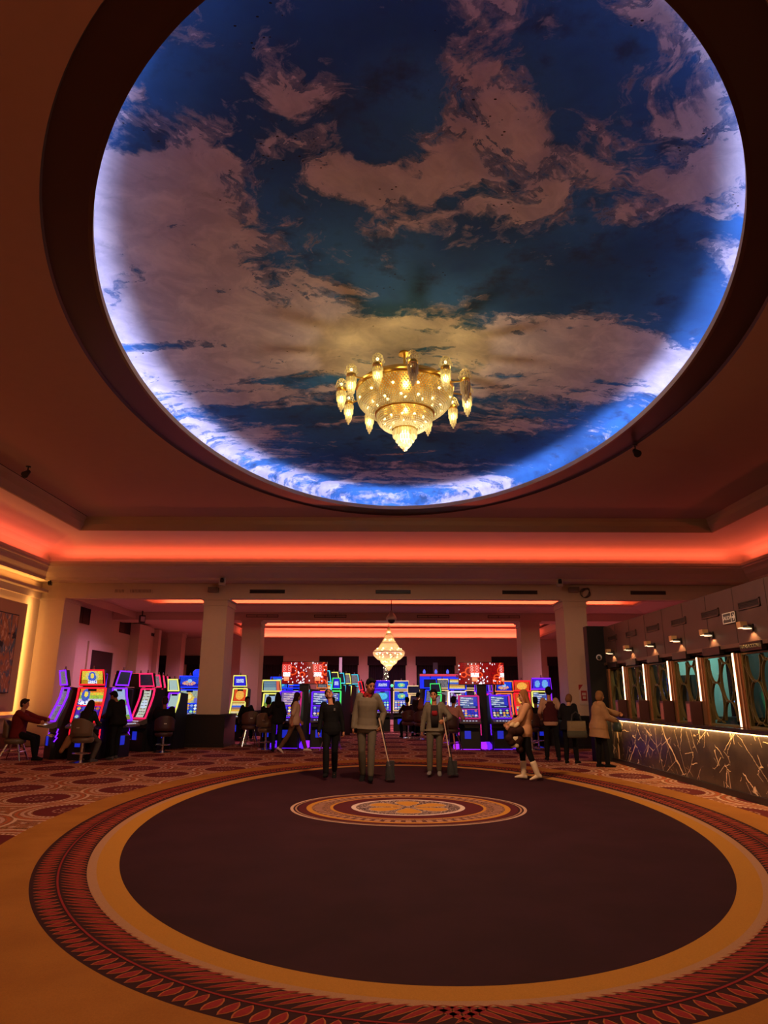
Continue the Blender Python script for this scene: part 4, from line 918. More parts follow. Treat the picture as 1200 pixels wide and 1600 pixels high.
NEON = {k: (glow('neon_' + k, lin(c), s)) for k, c, s in (('red', (255, 20, 40), 1.5), ('pink', (255, 30, 90), 1.5), ('purple', (130, 30, 245), 1.5), ('violet', (90, 20, 235), 1.4), ('blue', (20, 50, 245), 1.5), ('cyan', (60, 205, 235), 1.2), ('yellow', (240, 235, 110), 1.1), ('cream', (245, 200, 140), 1.1), ('green', (70, 235, 110), 1.1), ('magenta', (190, 30, 110), 1.2), ('white', (230, 225, 255), 1.2), ('orange', (240, 120, 60), 1.1))}
M_CAB = mat('slot_black_metal', (.010, .009, .011), .35); M_DECK = mat('deck_grey', (.10, .075, .06), .35); M_BTN = glow('lit_button', (.7, .75, .9), .9, False); M_TOPLAMP = mat('candle_lamp', (.22, .10, .10), .4)
def slot(label, x, y, face, neon='red', W=.68, scr=('mask', 'paytable', 'reels'), H=2.12, topper=True, low=True, foot=None, side=None, neon2=None, one_curve=False, tilt=.0, accent=True, group=None, topw=.60, detail=True):
    t = thing('slot_machine', label, 'slot machine', (x, y, 0), math.radians(face), group)
    w = W / 2; k = (H - .02) / 2.12; n1 = NEON[neon]; n2 = NEON[neon2 or neon]
    b = MB(); b.prism([(-.10, 0), (.42, 0), (.42, 1.66 * k), (.12, 1.70 * k), (.03, 1.25 * k), (-.13, .86), (-.13, .60), (-.10, .58)], -w + .02, w - .02, 'x')
    b.prism([(-.20, 0), (-.10, 0), (-.10, .58), (-.20, .50)], -w + .05, w - .05, 'x'); b.build('cabinet', M_CAB, t)
    b = MB(); b.prism([(-.42, .735), (-.42, .775), (-.12, .88), (-.12, .74), (-.22, .70)], -w + .01, w - .01, 'x'); b.build('button_deck', M_DECK, t)
    if detail:
        b = MB()
        for i in range(5): b.cbox((-w + .14 + i * (W - .28) / 4, -.34, .803), (.05, .04, .014))
        b.build('buttons', M_BTN, t)
        b = MB(); b.box(-.16, .02, -.212, -.205, .30, .52); b.build('bill_panel', glow('deep_blue_panel', (.01, .02, .5), .9), t)
    P = lambda y_, z_: (y_, z_ * k if z_ > 1.0 else z_)
    mid = [P(-.02, 1.27), P(.045, 1.47), P(.075, 1.655)]; lowp = [(-.165, .90), P(-.10, 1.08), P(-.03, 1.245)]
    if one_curve:
        screen('screen', t, scr[1], [(-.165, .90), P(-.09, 1.05), P(-.02, 1.3), P(.04, 1.50), P(.05, 1.655)], W - .18, W - .20, 20, 40, seed=int(x * 31 + y * 17))
    else:
        if low: screen('lower_screen', t, scr[2], lowp, W - .13, W - .13, seed=int(x * 31 + y * 13))
        screen('upper_screen', t, scr[1], mid, W - .13, W - .15, seed=int(x * 37 + y * 11))
    # neon tubes that edge the screens
    path = [(-.185, .875), P(-.115, 1.07), P(-.04, 1.26), P(.025, 1.46), P(.055, 1.675)]
    for sg in (-1, 1):
        b = MB(); b.tube([(sg * (w - .03), a, c) for a, c in path], .026, 8); b.build('neon_tube', n1 if sg < 0 else n2, t)
    MB().box(-w + .03, w - .03, .035, .07, path[-1][1] - .02, path[-1][1] + .02).build('neon_bar', n1, t)
    if not one_curve: MB().box(-w + .03, w - .03, -.06, -.03, P(0, 1.252)[1] - .008, P(0, 1.252)[1] + .012).build('neon_bar', n1, t)
    MB().box(-w + .03, w - .03, -.205, -.17, .86, .89).build('neon_bar', n1, t)
    if topper:
        tw = topw / 2; z0, z1 = 1.755 * k, 2.10 * k
        b = MB(); b.prism([(.02, z0 - .03), (.10, z0 - .03), (.02, z1 + .01), (-.06, z1 + .01)], -tw + .01, tw - .01, 'x'); b.prism([(.05, 1.60 * k), (.14, 1.60 * k), (.10, z0 + .05), (.03, z0 + .05)], -.10, .10, 'x'); b.build('topper_box', M_CAB, t)
        screen('topper_screen', t, scr[0], [(.005, z0 + .01), (-.065, z1 - .02)], topw - .09, topw - .12, seed=int(x * 41 + y * 7))
        b = MB(); b.tube([(-tw, .0, z0), (tw, .0, z0), (tw - .03, -.07, z1), (-tw + .03, -.07, z1)], .022, 8, 0, True); b.build('topper_neon', n1 if not neon2 else n2, t)
        b = MB(); b.lathe([(.03, z1), (.03, z1 + .05), (.015, z1 + .06), (.02, z1 + .10), (0, z1 + .11)], 10, (.0, .0, 0)); b.build('signal_lamp', M_TOPLAMP, t)
    if accent:
        b = MB()
        for i in range(3):
            for sg in (-1, 1): b.tube([(sg * (w + .004), -.16 + .02 * i, .40 + i * .10), (sg * (w + .004), -.09, .50 + i * .10)], .016, 6)
        b.build('accent_slashes', n1, t)
    if foot:
        b = MB(); b.add([(-w + .04, -.205, .02), (w - .04, -.205, .02), (w - .04, -.24, .005), (-w + .04, -.24, .005)], [(0, 1, 2, 3)]); b.add([(sg * (w + .0), -.2, .04) for sg in (-1,)] + [(-w, .1, .04), (-w - .10, .15, .0), (-w - .12, -.32, .0)], [(0, 1, 2, 3)])
        b.add([(w, -.2, .04), (w + .12, -.32, .0), (w + .10, .15, .0), (w, .1, .04)], [(0, 1, 2, 3)]); b.prism([(-.22, .02), (-.22, .13), (.10, .20), (.10, .02)], -w - .16, -w - .01, 'x'); b.prism([(-.22, .02), (-.22, .13), (.10, .20), (.10, .02)], w + .01, w + .16, 'x'); b.build('foot_light', glow('foot_' + foot, lin((90, 20, 235) if foot == 'violet' else (150, 30, 235)), 1.6), t)
    return t
# bank A, four machines back to back at the left
slot('red neon slot machine with gold mask screens, facing the camera left of the hall', -7.16, 17.05, 0, 'red', .72, topw=.62)
slot('purple neon slot machine on the far left, played by the seated man in maroon', -8.02, 17.42, -50, 'purple', .66, ('grey', 'grey', 'grey'), topw=.56)
slot('purple neon slot machine turned right, beside the standing person in black', -6.68, 17.75, 78, 'purple', .66, ('dark', 'greenhill', 'greenhill'), topw=.56)
slot('black back of a slot machine between the purple and the red neon machines', -7.66, 18.45, 172, 'violet', .66, ('dark', 'dark', 'dark'), H=2.06, accent=False)
# bank B, behind
slot('red edged slot machine seen side on, behind the standing person in black', -7.56, 19.9, -80, 'red', .66, ('dark', 'stripes', 'reels'), accent=False)
slot('black back of a slot machine left of the curved white card machine', -7.25, 20.65, 170, 'red', .66, ('dark', 'dark', 'dark'), H=2.14, accent=False)
slot('tall curved slot machine with white card screen and pink red neon edge', -6.72, 19.72, -32, 'pink', .62, ('dark', 'whitecards', 'reels'), one_curve=True, accent=False)
slot('first of the row of pink neon curved machines, nearest the white card machine', -6.98, 21.5, -48, 'pink', .52, ('grey', 'grey', 'grey'), one_curve=True, accent=False, topw=.46)
slot('middle of the row of pink neon curved machines', -7.12, 22.35, -48, 'pink', .52, ('grey', 'grey', 'grey'), one_curve=True, accent=False, topw=.46)
slot('last of the row of pink neon curved machines, beside the purple and yellow one', -7.25, 23.2, -48, 'pink', .52, ('grey', 'grey', 'grey'), one_curve=True, accent=False, topw=.46)
slot('purple and yellow edged slot machine with pale blank screen', -6.20, 20.55, -24, 'purple', .46, ('palegrey', 'palegrey', 'reels'), H=1.98, neon2='yellow', accent=False, topw=.40)
t = slot('bright blue slot machine with gold panel screen left of the left front pillar', -6.22, 22.3, 4, 'blue', .74, ('fish', 'goldpanel', 'bluereels'), H=2.12, topw=.70)
b = MB(); b.ball((.22, 0, 2.18), .13, 12, 8, 0, (1.2, .5, 1)); b.build('topper_ornament', NEON['blue'], t, True)
slot('slot machine with gold header seen between the left front and middle pillars', -5.02, 24.3, -8, 'yellow', .56, ('title', 'orange', 'stripes'), H=2.20, accent=False, topw=.5)
# bank C, left of centre
slot('yellow framed slot machine with blue topper, farthest left under the left sign screen', -3.42, 21.3, -6, 'yellow', .56, ('board', 'greenhill', 'reels'), H=1.98, accent=False)
slot('slot machine with cyan ball topper behind the yellow framed one', -3.36, 22.4, 0, 'blue', .5, ('cyan', 'cyan', 'bluereels'), H=2.1, accent=False)
slot('violet edged slot machine with ruled screen, behind the walking woman in a light top', -2.80, 21.0, -4, 'violet', .70, ('linespink', 'linespink', 'reels'), H=2.05, topper=False, foot='violet', neon2='magenta')
slot('slot machine with blue and yellow dragon topper directly under the left sign screen', -2.95, 23.4, 0, 'blue', .78, ('dragon', 'dragon', 'bluereels'), H=2.22, accent=False, topw=.86)
slot('slot machine seen edge on with red and cyan neon, right of the dragon topper', -2.50, 22.75, -82, 'red', .5, ('dark', 'dark', 'dark'), H=2.15, accent=False, neon2='cyan')
slot('violet slot machine with ruled blue screen beside the woman in black looking up', -1.86, 21.15, 3, 'violet', .66, ('lines', 'lines', 'reels'), H=2.05, topper=False, foot='purple')
slot('slot machine with grey monitor topper on an orange base behind the ruled blue screen', -2.02, 23.0, 0, 'orange', .40, ('grey', 'lines', 'reels'), H=2.12, accent=False, topw=.36)
slot('slot machine with blue topper on a bright green base above the ruled blue screen', -1.56, 23.1, 0, 'green', .34, ('title', 'lines', 'reels'), H=2.10, accent=False, topw=.30)
for i, (x, y, nn, lb) in enumerate([(-2.15, 25.6, 'cyan', 'cyan framed slot machine farthest left of the cyan and yellow row'), (-1.95, 27.2, 'yellow', 'yellow framed slot machine in the row behind the woman in black'), (-1.78, 28.2, 'cyan', 'cyan framed slot machine right of the yellow framed one'), (-1.58, 29.2, 'cyan', 'cyan framed slot machine with grey screen, second from the right of its row'), (-1.28, 30.2, 'cyan', 'rightmost cyan framed slot machine, before the man with the broom')]):
    slot(lb, x, y, -34, nn, .56, ('dark' if i < 3 else 'grey', 'stripes' if i == 0 else 'grey', 'grey'), H=2.42, one_curve=i > 2, accent=False, topw=.54, neon2='yellow' if i in (1, 3) else None, detail=False)
slot('red edged slot machine seen edge on beside the cyan row', -.92, 29.0, -75, 'red', .5, ('dark', 'dark', 'dark'), H=2.1, accent=False, detail=False)
slot('violet edged slot machine with blue title screen left of the fairy-light post', -.04, 31.0, 4, 'violet', .72, ('title', 'cyan', 'bluereels'), H=2.18, accent=False, topw=.68)
slot('cream edged slot machine with green and blue screens right of the fairy-light post', .80, 31.0, -3, 'cream', .74, ('bluegreen', 'bluegreen', 'bluereels'), H=2.18, accent=False, topw=.70)
# bank D, right of centre
slot('green framed curved slot machine behind the worker in the open grey jacket', 1.98, 26.3, -30, 'green', .46, ('dark', 'grey', 'reels'), H=1.98, neon2='green', accent=False, topw=.44)
slot('blue framed slot machine with tilted topper left of the cream framed topper', 1.88, 27.7, -28, 'blue', .52, ('dark', 'grey', 'reels'), H=2.2, accent=False, detail=False)
slot('cream framed slot machine with tilted topper in the row with the blue header', 2.42, 28.5, -24, 'cream', .52, ('grey', 'grey', 'reels'), H=2.2, accent=False, detail=False)
slot('purple framed slot machine in the row with the blue header', 3.02, 28.6, 24, 'purple', .50, ('dark', 'dark', 'dark'), H=2.2, accent=False, detail=False)
slot('cream framed dark slot machine at the right end of the row with the blue header', 3.50, 27.8, 24, 'cream', .50, ('dark', 'dark', 'dark'), H=2.2, accent=False, detail=False)
slot('slot machine with small white edged dark topper at the left of the blue header row', 1.32, 30.0, -30, 'cream', .5, ('dark', 'dark', 'dark'), H=1.95, accent=False, detail=False)
t = thing('bank_header', 'lit blue header panel with red border over the slot row right of centre', 'sign', (2.75, 29.6, 0)); MB().box(-1.25, 1.25, -.06, .06, 1.75, 2.42).box(-1.2, -1.1, -.05, .05, 0, 1.75).box(1.1, 1.2, -.05, .05, 0, 1.75).build('case', M_CAB, t)
MB().box(-1.2, 1.2, -.07, -.06, 1.8, 2.30).build('blue_panel', glow('header_blue', lin((20, 40, 225)), 1.2), t); MB().box(-1.2, 1.2, -.09, -.06, 2.31, 2.40).build('red_border', glow('header_red', lin((215, 60, 90)), 1.0), t)
for k in range(5): MB().lathe([(.05, 2.42), (.06, 2.5), (.03, 2.58), (0, 2.6)], 10, (-1.0 + k * .5, 0, 0)).build('lamp', glow('header_lamp', lin((80, 100, 240)), 1.2), t)
slot('tall slot machine with white and blue edging, left of the right sign screen', 2.36, 22.2, -4, 'white', .60, ('stripes', 'pinkreels', 'reels'), H=2.08, neon2='blue', accent=False, topw=.58)
slot('magenta edged slot machine with ruled blue screen played by the seated person in pale pink', 2.54, 20.75, -3, 'magenta', .64, ('lines', 'lines', 'bluereels'), H=1.92, topper=False, foot='purple')
slot('slot machine with pink and green screen in the gap under the right sign screen', 3.22, 22.6, 0, 'pink', .44, ('title', 'greenhill', 'pinkreels'), H=1.98, accent=False, topw=.4, neon2='violet')
slot('violet and magenta edged slot machine with ruled screen facing the long haired woman', 3.48, 20.85, 4, 'violet', .64, ('lines', 'lines', 'greenreels'), H=1.94, topper=False, foot='violet', neon2='magenta')
slot('purple edged slot machine with pale screens behind the violet and magenta one', 3.42, 23.8, -10, 'purple', .56, ('linespink', 'cyan', 'pinkreels'), H=2.02, accent=False)
slot('blue screened slot machine with cream and red edges left of the red topped one', 4.05, 23.3, 0, 'orange', .56, ('ocean', 'faces', 'reels'), H=2.02, accent=False)
slot('red slot machine with orange topper screen beside the right middle pillar', 4.70, 23.6, 4, 'red', .58, ('orange', 'orange', 'stripes'), H=2.04, accent=False, neon2='red')
slot('purple slot machine with yellow left edge and blue topper beside the right front pillar', 5.12, 22.5, -6, 'yellow', .66, ('faces', 'lines', 'bluereels'), H=2.10, neon2='purple', accent=False, topw=.64)
slot('black slot machine cabinet seen from the side against the right front pillar', 5.75, 20.65, 84, 'violet', .5, ('dark', 'dark', 'dark'), H=1.98, accent=False) if False else None
# large red sign screens
def sign_screen(x, y, z0, w, h, label, f8):
    global FACE8
    FACE8 = f8; t = thing('sign_screen', label, 'sign', (x, y, 0)); n = 12; R = 4.0
    vs = []
    b = MB(); 
    P = [((-.5 + i / n) * w, .12 * (1 - ((i / n - .5) * 2) ** 2)) for i in range(n + 1)]
    b.prism([(px, -py) for px, py in P] + [(w / 2, .12), (-w / 2, .12)], z0 - .02, z0 + h + .02, 'z'); b.box(-.15, .15, 0, .1, 0, z0); b.box(-.4, .4, -.2, .2, 0, .04); b.build('case', M_CAB, t)
    nx, ny = 84, 40; g = pattern('eights', nx, ny, random.Random(5)); vs = []
    for j in range(ny + 1):
        for i in range(nx + 1): u = i / nx; vs.append(((-.5 + u) * w, -.006 - .12 * (1 - (2 * u - 1) ** 2), z0 + h * j / ny))
    fs = [(j * (nx + 1) + i, j * (nx + 1) + i + 1, (j + 1) * (nx + 1) + i + 1, (j + 1) * (nx + 1) + i) for j in range(ny) for i in range(nx)]
    o = MB().add(vs, fs).build('display', pixel_mat(1.3), t); at = o.data.color_attributes.new('px', 'FLOAT_COLOR', 'CORNER'); buf = []
    for j in range(ny):
        for i in range(nx): buf += list((*g[j][i], 1)) * 4
    at.data.foreach_set('color', buf)
sign_screen(-2.50, 21.9, 1.86, 1.42, .66, 'wide red screen with 88 emblems above the slot machines left of centre', (.10, .80))
sign_screen(3.10, 21.9, 1.86, 1.44, .66, 'wide red screen with 88 emblem above the slot machines right of centre', (.34, 1.0))

# ------------------------------------------------------------------ stools
M_SEAT = mat('brown_vinyl', (.10, .055, .03), .5, sheen=.2); M_SEATD = mat('dark_vinyl', (.05, .02, .018), .5)
def stool(label, x, y, face, kind='pedestal', m=None, sz=.62):
    t = thing('casino_chair', label, 'chair', (x, y, 0), math.radians(face), 'chairs at the slot machines'); m = m or M_SEAT
    if kind == 'pedestal':
        MB().lathe([(.25, 0), (.25, .012), (.12, .03), (.035, .045), (.035, .50)], 24).build('pedestal', M_CHROME, t, False)
        b = MB(); b.tube([(.20 * math.cos(2 * PI * k / 20), .20 * math.sin(2 * PI * k / 20), .20) for k in range(20)], .012, 6, 0, True); b.tube([(-.2, 0, .2), (.2, 0, .2)], .01, 6); b.build('foot_ring', M_CHROME, t)
    else:
        for sx, sy in ((-1, -1), (1, -1), (-1, 1), (1, 1)):
            b = MB(); b.tube([(sx * .12, sy * .12, sz - .12), (sx * .24, sy * .25, .0)], [.026, .018], 6); b.build('leg', M_CHROME, t)
        b = MB(); b.tube([(-.2, -.2, .2), (.2, -.2, .2), (.2, .2, .2), (-.2, .2, .2)], .010, 6, 0, True); b.build('stretcher', M_CHROME, t)
    b = MB(); b.lathe([(.0, sz - .13), (.19, sz - .13), (.235, sz - .10), (.24, sz - .03), (.20, sz), (0, sz)], 28); b.build('seat', m, t, True)
    # wrap-round back (behind the sitter, towards -y)
    vs = []; n = 18; H = .40; outer = []
    for j, z in enumerate((0, .10, .25, .36, .40)):
        for sgn, rr in ((1, .275), (-1, .225)):
            for i in range(n + 1):
                a = math.radians(-90 - 72 + 144 * i / n); sh = 1 - .55 * abs(i / n - .5) * 2 * (j / 4); zz = sz + .02 + z * (1 - .35 * (abs(i / n - .5) * 2) ** 2)
                vs.append((rr * (1 + .10 * z) * math.cos(a), rr * (1 + .1 * z) * math.sin(a) - .015, zz))
    m_ = n + 1; fs = []
    for j in range(4):
        o_, q = j * 2 * m_, (j + 1) * 2 * m_
        fs += [(o_ + i, o_ + i + 1, q + i + 1, q + i) for i in range(n)] + [(o_ + m_ + i + 1, o_ + m_ + i, q + m_ + i, q + m_ + i + 1) for i in range(n)]
        fs += [(o_, q, q + m_, o_ + m_), (o_ + n, o_ + m_ + n, q + m_ + n, q + n)]
    o_ = 8 * m_; fs += [(o_ + i, o_ + i + 1, o_ + m_ + i + 1, o_ + m_ + i) for i in range(n)]; fs += [(i + 1, i, m_ + i, m_ + i + 1) for i in range(n)]
    b = MB().add(vs, fs); b.build('backrest', m, t, True)
    MB().box(-.035, .035, -.305, -.297, sz + .20, sz + .225).build('badge', mat('steel_badge', (.4, .36, .33), .4, metal=.5), t)
    return t
# stool faces +y locally (back at -y), rotation in degrees
stool('brown chair on splayed chrome legs under the seated man in maroon', -8.72, 16.80, -84, 'legs', mat('taupe_vinyl', (.10, .065, .04), .55), .50)
stool('brown pedestal chair with the long haired seated woman, before the red neon machine', -6.93, 16.36, -4, 'pedestal', None, .56)
stool('dark chair of the blonde seated woman at the black backed machine', -7.05, 18.80, 50, 'pedestal', M_SEATD, .54)
stool('dark chair of the large seated person by the purple and yellow machine', -5.98, 19.25, 22, 'pedestal', M_SEATD, .54)
stool('brown pedestal chair with badge at the yellow framed machine, occupied by a dark figure', -3.38, 20.35, -6, 'pedestal', None, .60)
stool('dark red chair on splayed chrome legs beside the left middle pillar', -4.08, 21.5, 20, 'legs', mat('wine_vinyl', (.075, .028, .020), .5), .62)
stool('dark chair with chrome legs behind the woman in black looking up', -1.50, 20.25, -10, 'legs', M_SEATD, .60)
stool('dark red chair of the blonde seated woman near the back of the gaming floor', 1.35, 25.3, 6, 'pedestal', mat('wine_red_vinyl', (.08, .022, .018), .5), .58)
stool('dark red chair of the seated man left of the blonde woman', .92, 26.0, 10, 'pedestal', MATS['wine_red_vinyl'], .58)
stool('dark chair on chrome legs under the seated person in pale pink', 1.96, 20.35, -30, 'legs', M_SEATD, .60)
stool('dark chair with round back just right of the long haired woman', 4.32, 20.6, -10, 'pedestal', M_SEATD, .62)
stool('second dark chair near the right front pillar, nearer the vested attendant', 4.72, 21.5, 10, 'pedestal', M_SEATD, .60)
stool('dark chair in the shadow at the foot of the left front pillar', -4.35, 22.4, 200, 'pedestal', M_SEATD, .60)

# ------------------------------------------------------------------ people
REM = []
def soft(mb, name, m, parent, voxel, it=3):
    o = mb.build(name, m, parent); md = o.modifiers.new('r', 'REMESH'); md.mode = 'VOXEL'; md.voxel_size = voxel; md.use_smooth_shade = True
    s = o.modifiers.new('s', 'SMOOTH'); s.factor = .5; s.iterations = it; REM.append(o); return o
def bake_soft():
    bpy.context.view_layer.update(); dg = bpy.context.evaluated_depsgraph_get(); out = []
    for o in REM + [q for q in sc.objects if q.type == 'FONT']: out.append((o, bpy.data.meshes.new_from_object(o.evaluated_get(dg))))
    for o, me in out:
        if o.type == 'FONT':
            n_ = bpy.data.objects.new(o.name, me); nm_ = o.name; COL.objects.link(n_); n_.parent = o.parent; n_.location = o.location; n_.rotation_euler = o.rotation_euler; bpy.data.objects.remove(o); n_.name = nm_; continue
        o.modifiers.clear(); old = o.data; mats = list(old.materials); o.data = me; me.name = o.name
        if not me.materials:
            for q in mats: me.materials.append(q)
        me.polygons.foreach_set('use_smooth', [True] * len(me.polygons))
def cap(b, p0, r0, p1, r1, seg=12):
    p0, p1 = Vector(p0), Vector(p1); d = (p1 - p0); Ln = d.length
    if Ln < 1e-5: b.ball(p0, r0, seg, 8); return
    d.normalize()
    b.tube([p0 - d * r0 * .97, p0 - d * r0 * .7, p0 - d * r0 * .35, p0, p0 + d * Ln * .5, p1, p1 + d * r1 * .35, p1 + d * r1 * .7, p1 + d * r1 * .97], [r0 * .24, r0 * .71, r0 * .94, r0, (r0 + r1) / 2, r1, r1 * .94, r1 * .71, r1 * .24], seg)
def loft(b, secs, seg=20, p=2.4):
    vs = []; n = len(secs)
    for c, hw, hd, rt, fw in secs:
        for k in range(seg):
            a = 2 * PI * k / seg; ca, sa = math.cos(a), math.sin(a)
            u = math.copysign(abs(ca) ** (2 / p), ca) * hw; v = math.copysign(abs(sa) ** (2 / p), sa) * hd
            vs.append(Vector(c) + rt * u + fw * v)
    fs = [(i * seg + k, i * seg + (k + 1) % seg, (i + 1) * seg + (k + 1) % seg, (i + 1) * seg + k) for i in range(n - 1) for k in range(seg)]
    fs += [tuple(range(seg - 1, -1, -1)), tuple((n - 1) * seg + k for k in range(seg))]; b.add(vs, fs)
def ik(a, t, l1, l2, pole):
    a, t, pole = Vector(a), Vector(t), Vector(pole); d = t - a; L_ = min(d.length, (l1 + l2) * .995); d.normalize(); t = a + d * L_
    x = (l1 * l1 - l2 * l2 + L_ * L_) / (2 * L_); h = math.sqrt(max(0, l1 * l1 - x * x)); p = pole - d * pole.dot(d)
    p = p.normalized() if p.length > 1e-6 else d.orthogonal().normalized(); return a + d * x + p * h, t
X_, Y_, Z_ = Vector((1, 0, 0)), Vector((0, 1, 0)), Vector((0, 0, 1))
def M_of(col, nm, rough=.85): return mat(nm, lin(col), rough, noise=.18, nscale=14, spec=.15)
def person(label, x, y, face, h=1.7, pelvis=(0, 0, .93), lean=0, bend=0, twist=0, feet=((-.10, .0, 0, 0), (.10, .0, 0, 0)), hands=((-.25, .08, .78), (.25, .08, .78)), knee=((0, 1, 0), (0, 1, 0)), elbow=((-.4, -1, -.2), (.4, -1, -.2)),
           head=(0, 0, 0), skin=(150, 100, 75), top=('charcoal_knit', (30, 28, 30)), bottom=('black_trousers', (14, 13, 15)), shoe=('black_shoes', (12, 12, 13)), hair=('black_hair', (14, 10, 9)), style='short', sleeve=1.0, hem=0.0, sex='f', near=False, loose=0.0, collar=None, coat=None, curl=.5, toe=(0, 0), socks=None, wide=1.0, boots=None):
    s = h / 1.75; vx = .0085 if near else .012; t = thing('person', label, 'person', (x, y, .004), math.radians(face))
    P = Vector(pelvis); R = Matrix.Rotation(math.radians(-lean), 3, 'X') @ Matrix.Rotation(math.radians(bend), 3, 'Y'); up = R @ Z_; R2 = R @ Matrix.Rotation(math.radians(twist), 3, 'Z'); rt, fw = R2 @ X_, R2 @ Y_
    rp, fp = R @ X_, R @ Y_
    SW = (.185 if sex == 'm' else .165) * s * wide; HW = .095 * s
    sh = [P + up * .475 * s - rt * SW, P + up * .475 * s + rt * SW]; nb = P + up * .52 * s
    hips = [P - rp * HW, P + rp * HW]; ks, an, el, wr = [], [], [], []
    for i in (0, 1):
        f = feet[i]; k_, a_ = ik(hips[i], (f[0], f[1], f[2] + .085 * s), .43 * s, .42 * s, knee[i]); ks.append(k_); an.append(a_)
        e_, w_ = ik(sh[i], hands[i], .285 * s, .25 * s, elbow[i]); el.append(e_); wr.append(w_)
    hR = R.copy() if abs(lean) < 3 else Matrix.Rotation(math.radians(-lean * .5), 3, 'X'); hR = Matrix.Rotation(math.radians(head[1]), 3, 'Z') @ hR @ Matrix.Rotation(math.radians(head[0]), 3, 'X') @ Matrix.Rotation(math.radians(head[2]), 3, 'Y')
    hu, hf, hr = hR @ Z_, hR @ Y_, hR @ X_; hc = nb + up * .045 * s + hu * .135 * s + hf * .022 * s
    M4 = hR.to_4x4()
    def torso(b, e, z0=-.10, z1=.50, hip=0.0):
        T = [(-.12, .135, .095), (-.05, .165, .115), (.03, .16, .112), (.13, .132, .098), (.23, .138, .10), (.34, .165, .112), (.42, .172, .105), (.48, .135, .082), (.515, .07, .06)]
        if sex == 'm': T = [(-.12, .13, .10), (-.05, .155, .115), (.03, .15, .112), (.13, .145, .105), (.23, .158, .112), (.34, .18, .122), (.42, .188, .11), (.48, .15, .085), (.515, .07, .062)]
        secs = []
        for z, hw, hd in T:
            if z < z0 - 1e-6 or z > z1 + 1e-6: continue
            g = hip if z < .10 else hip * .4 if z < .2 else 0
            f = min(1, max(0, (z - .05) / .3)); r_ = (rp * (1 - f) + rt * f).normalized(); w_ = (fp * (1 - f) + fw * f).normalized()
            secs.append((P + up * z * s, (hw * wide) * s + e + g, (hd * wide) * s + e + g, r_, w_))
        loft(b, secs)
    def arm(b, i, e, upto=1.0):
        cap(b, sh[i] - (sh[i] - nb) * .15, .056 * s + e, el[i], .040 * s + e * .9)
        if upto > .5: q = el[i] + (wr[i] - el[i]) * ((upto - .5) * 2); cap(b, el[i], .040 * s + e * .9, q, (.040 - .015 * (upto - .5) * 2) * s + e)
    def leg(b, i, e, fl=0.0, to=.97):
        cap(b, hips[i] + up * .02, .088 * s + e, ks[i], .056 * s + e); q = ks[i] + (an[i] - ks[i]) * to
        m_ = ks[i] + (q - ks[i]) * .35; cap(b, ks[i], .056 * s + e, m_, .056 * s + e + fl * .4); cap(b, m_, .056 * s + e + fl * .4, q, .036 * s + e + fl)
    # --- body: one continuous skin surface with head, hands and feet
    b = MB(); torso(b, -.012)
    for i in (0, 1):
        arm(b, i, -.006); leg(b, i, -.008, 0, 1.0)
        d = (wr[i] - el[i]).normalized(); sd = -1 if i == 0 else 1
        n_ = (Vector((-sd, 0, 0)) - d * Vector((-sd, 0, 0)).dot(d))
        n_ = n_.normalized() if n_.length > .05 else d.orthogonal().normalized()          # palm normal, facing the body
        a_ = d.cross(n_).normalized()                                                       # across the palm
        if a_.dot(Y_ + Z_ * .3) < 0: a_ = -a_
        w0 = wr[i]; pl = .085 * s; cap(b, w0, .024 * s, w0 + d * .03 * s, .026 * s, 8)
        loft(b, [(w0 + d * (q * pl), hw * s, hd * s, a_, n_) for q, hw, hd in ((.0, .024, .017), (.35, .036, .016), (.75, .042, .015), (1.05, .040, .012))], 12)
        for k, fl_ in enumerate((.070, .080, .074, .058)):
            o_ = w0 + d * pl * .95 + a_ * (.030 - .020 * k) * s; c1 = math.radians(18 + 45 * curl); c2 = math.radians(40 + 95 * curl)
            p1 = o_ + (d * math.cos(c1) + n_ * math.sin(c1)) * fl_ * .5 * s; p2 = p1 + (d * math.cos(c2) + n_ * math.sin(c2)) * fl_ * .5 * s
            cap(b, o_, .0092 * s, p1, .0088 * s, 6); cap(b, p1, .0088 * s, p2, .0072 * s, 6)
        th = w0 + d * .03 * s + a_ * .030 * s; t1 = th + (d * .75 + a_ * .6 + n_ * .25).normalized() * .034 * s; t2 = t1 + (d * .9 + n_ * (.3 + .4 * curl)).normalized() * .028 * s
        cap(b, th, .0125 * s, t1, .011 * s, 6); cap(b, t1, .011 * s, t2, .009 * s, 6)
        fy = math.radians(feet[i][3]); fd = Vector((-math.sin(fy), math.cos(fy), 0)); tz = math.radians(toe[i]); fd = (fd * math.cos(tz) + Z_ * math.sin(tz)).normalized()
        cap(b, an[i] - Z_ * .038 * s, .028 * s, an[i] + fd * .07 * s - Z_ * .050 * s, .022 * s, 8)
    cap(b, nb - up * .03, .052 * s, hc - hu * .05 * s, .050 * s)
    b.ball(hc + hu * .018 * s - hf * .008 * s, .1 * s, 20, 14, 0, (.76, .93, 1.0), M4); b.ball(hc - hu * .055 * s + hf * .030 * s, .1 * s, 16, 10, 0, (.56, .58, .62), M4)
    b.ball(hc - hu * .100 * s + hf * .052 * s, .026 * s, 10, 8, 0, (1, .8, .7), M4)
    cap(b, hc + hf * .086 * s + hu * .008 * s, .009 * s, hc + hf * .106 * s - hu * .026 * s, .013 * s, 8)
    b.ball(hc + hf * .080 * s - hu * .056 * s, .020 * s, 10, 6, 0, (1.2, .6, .6), M4)
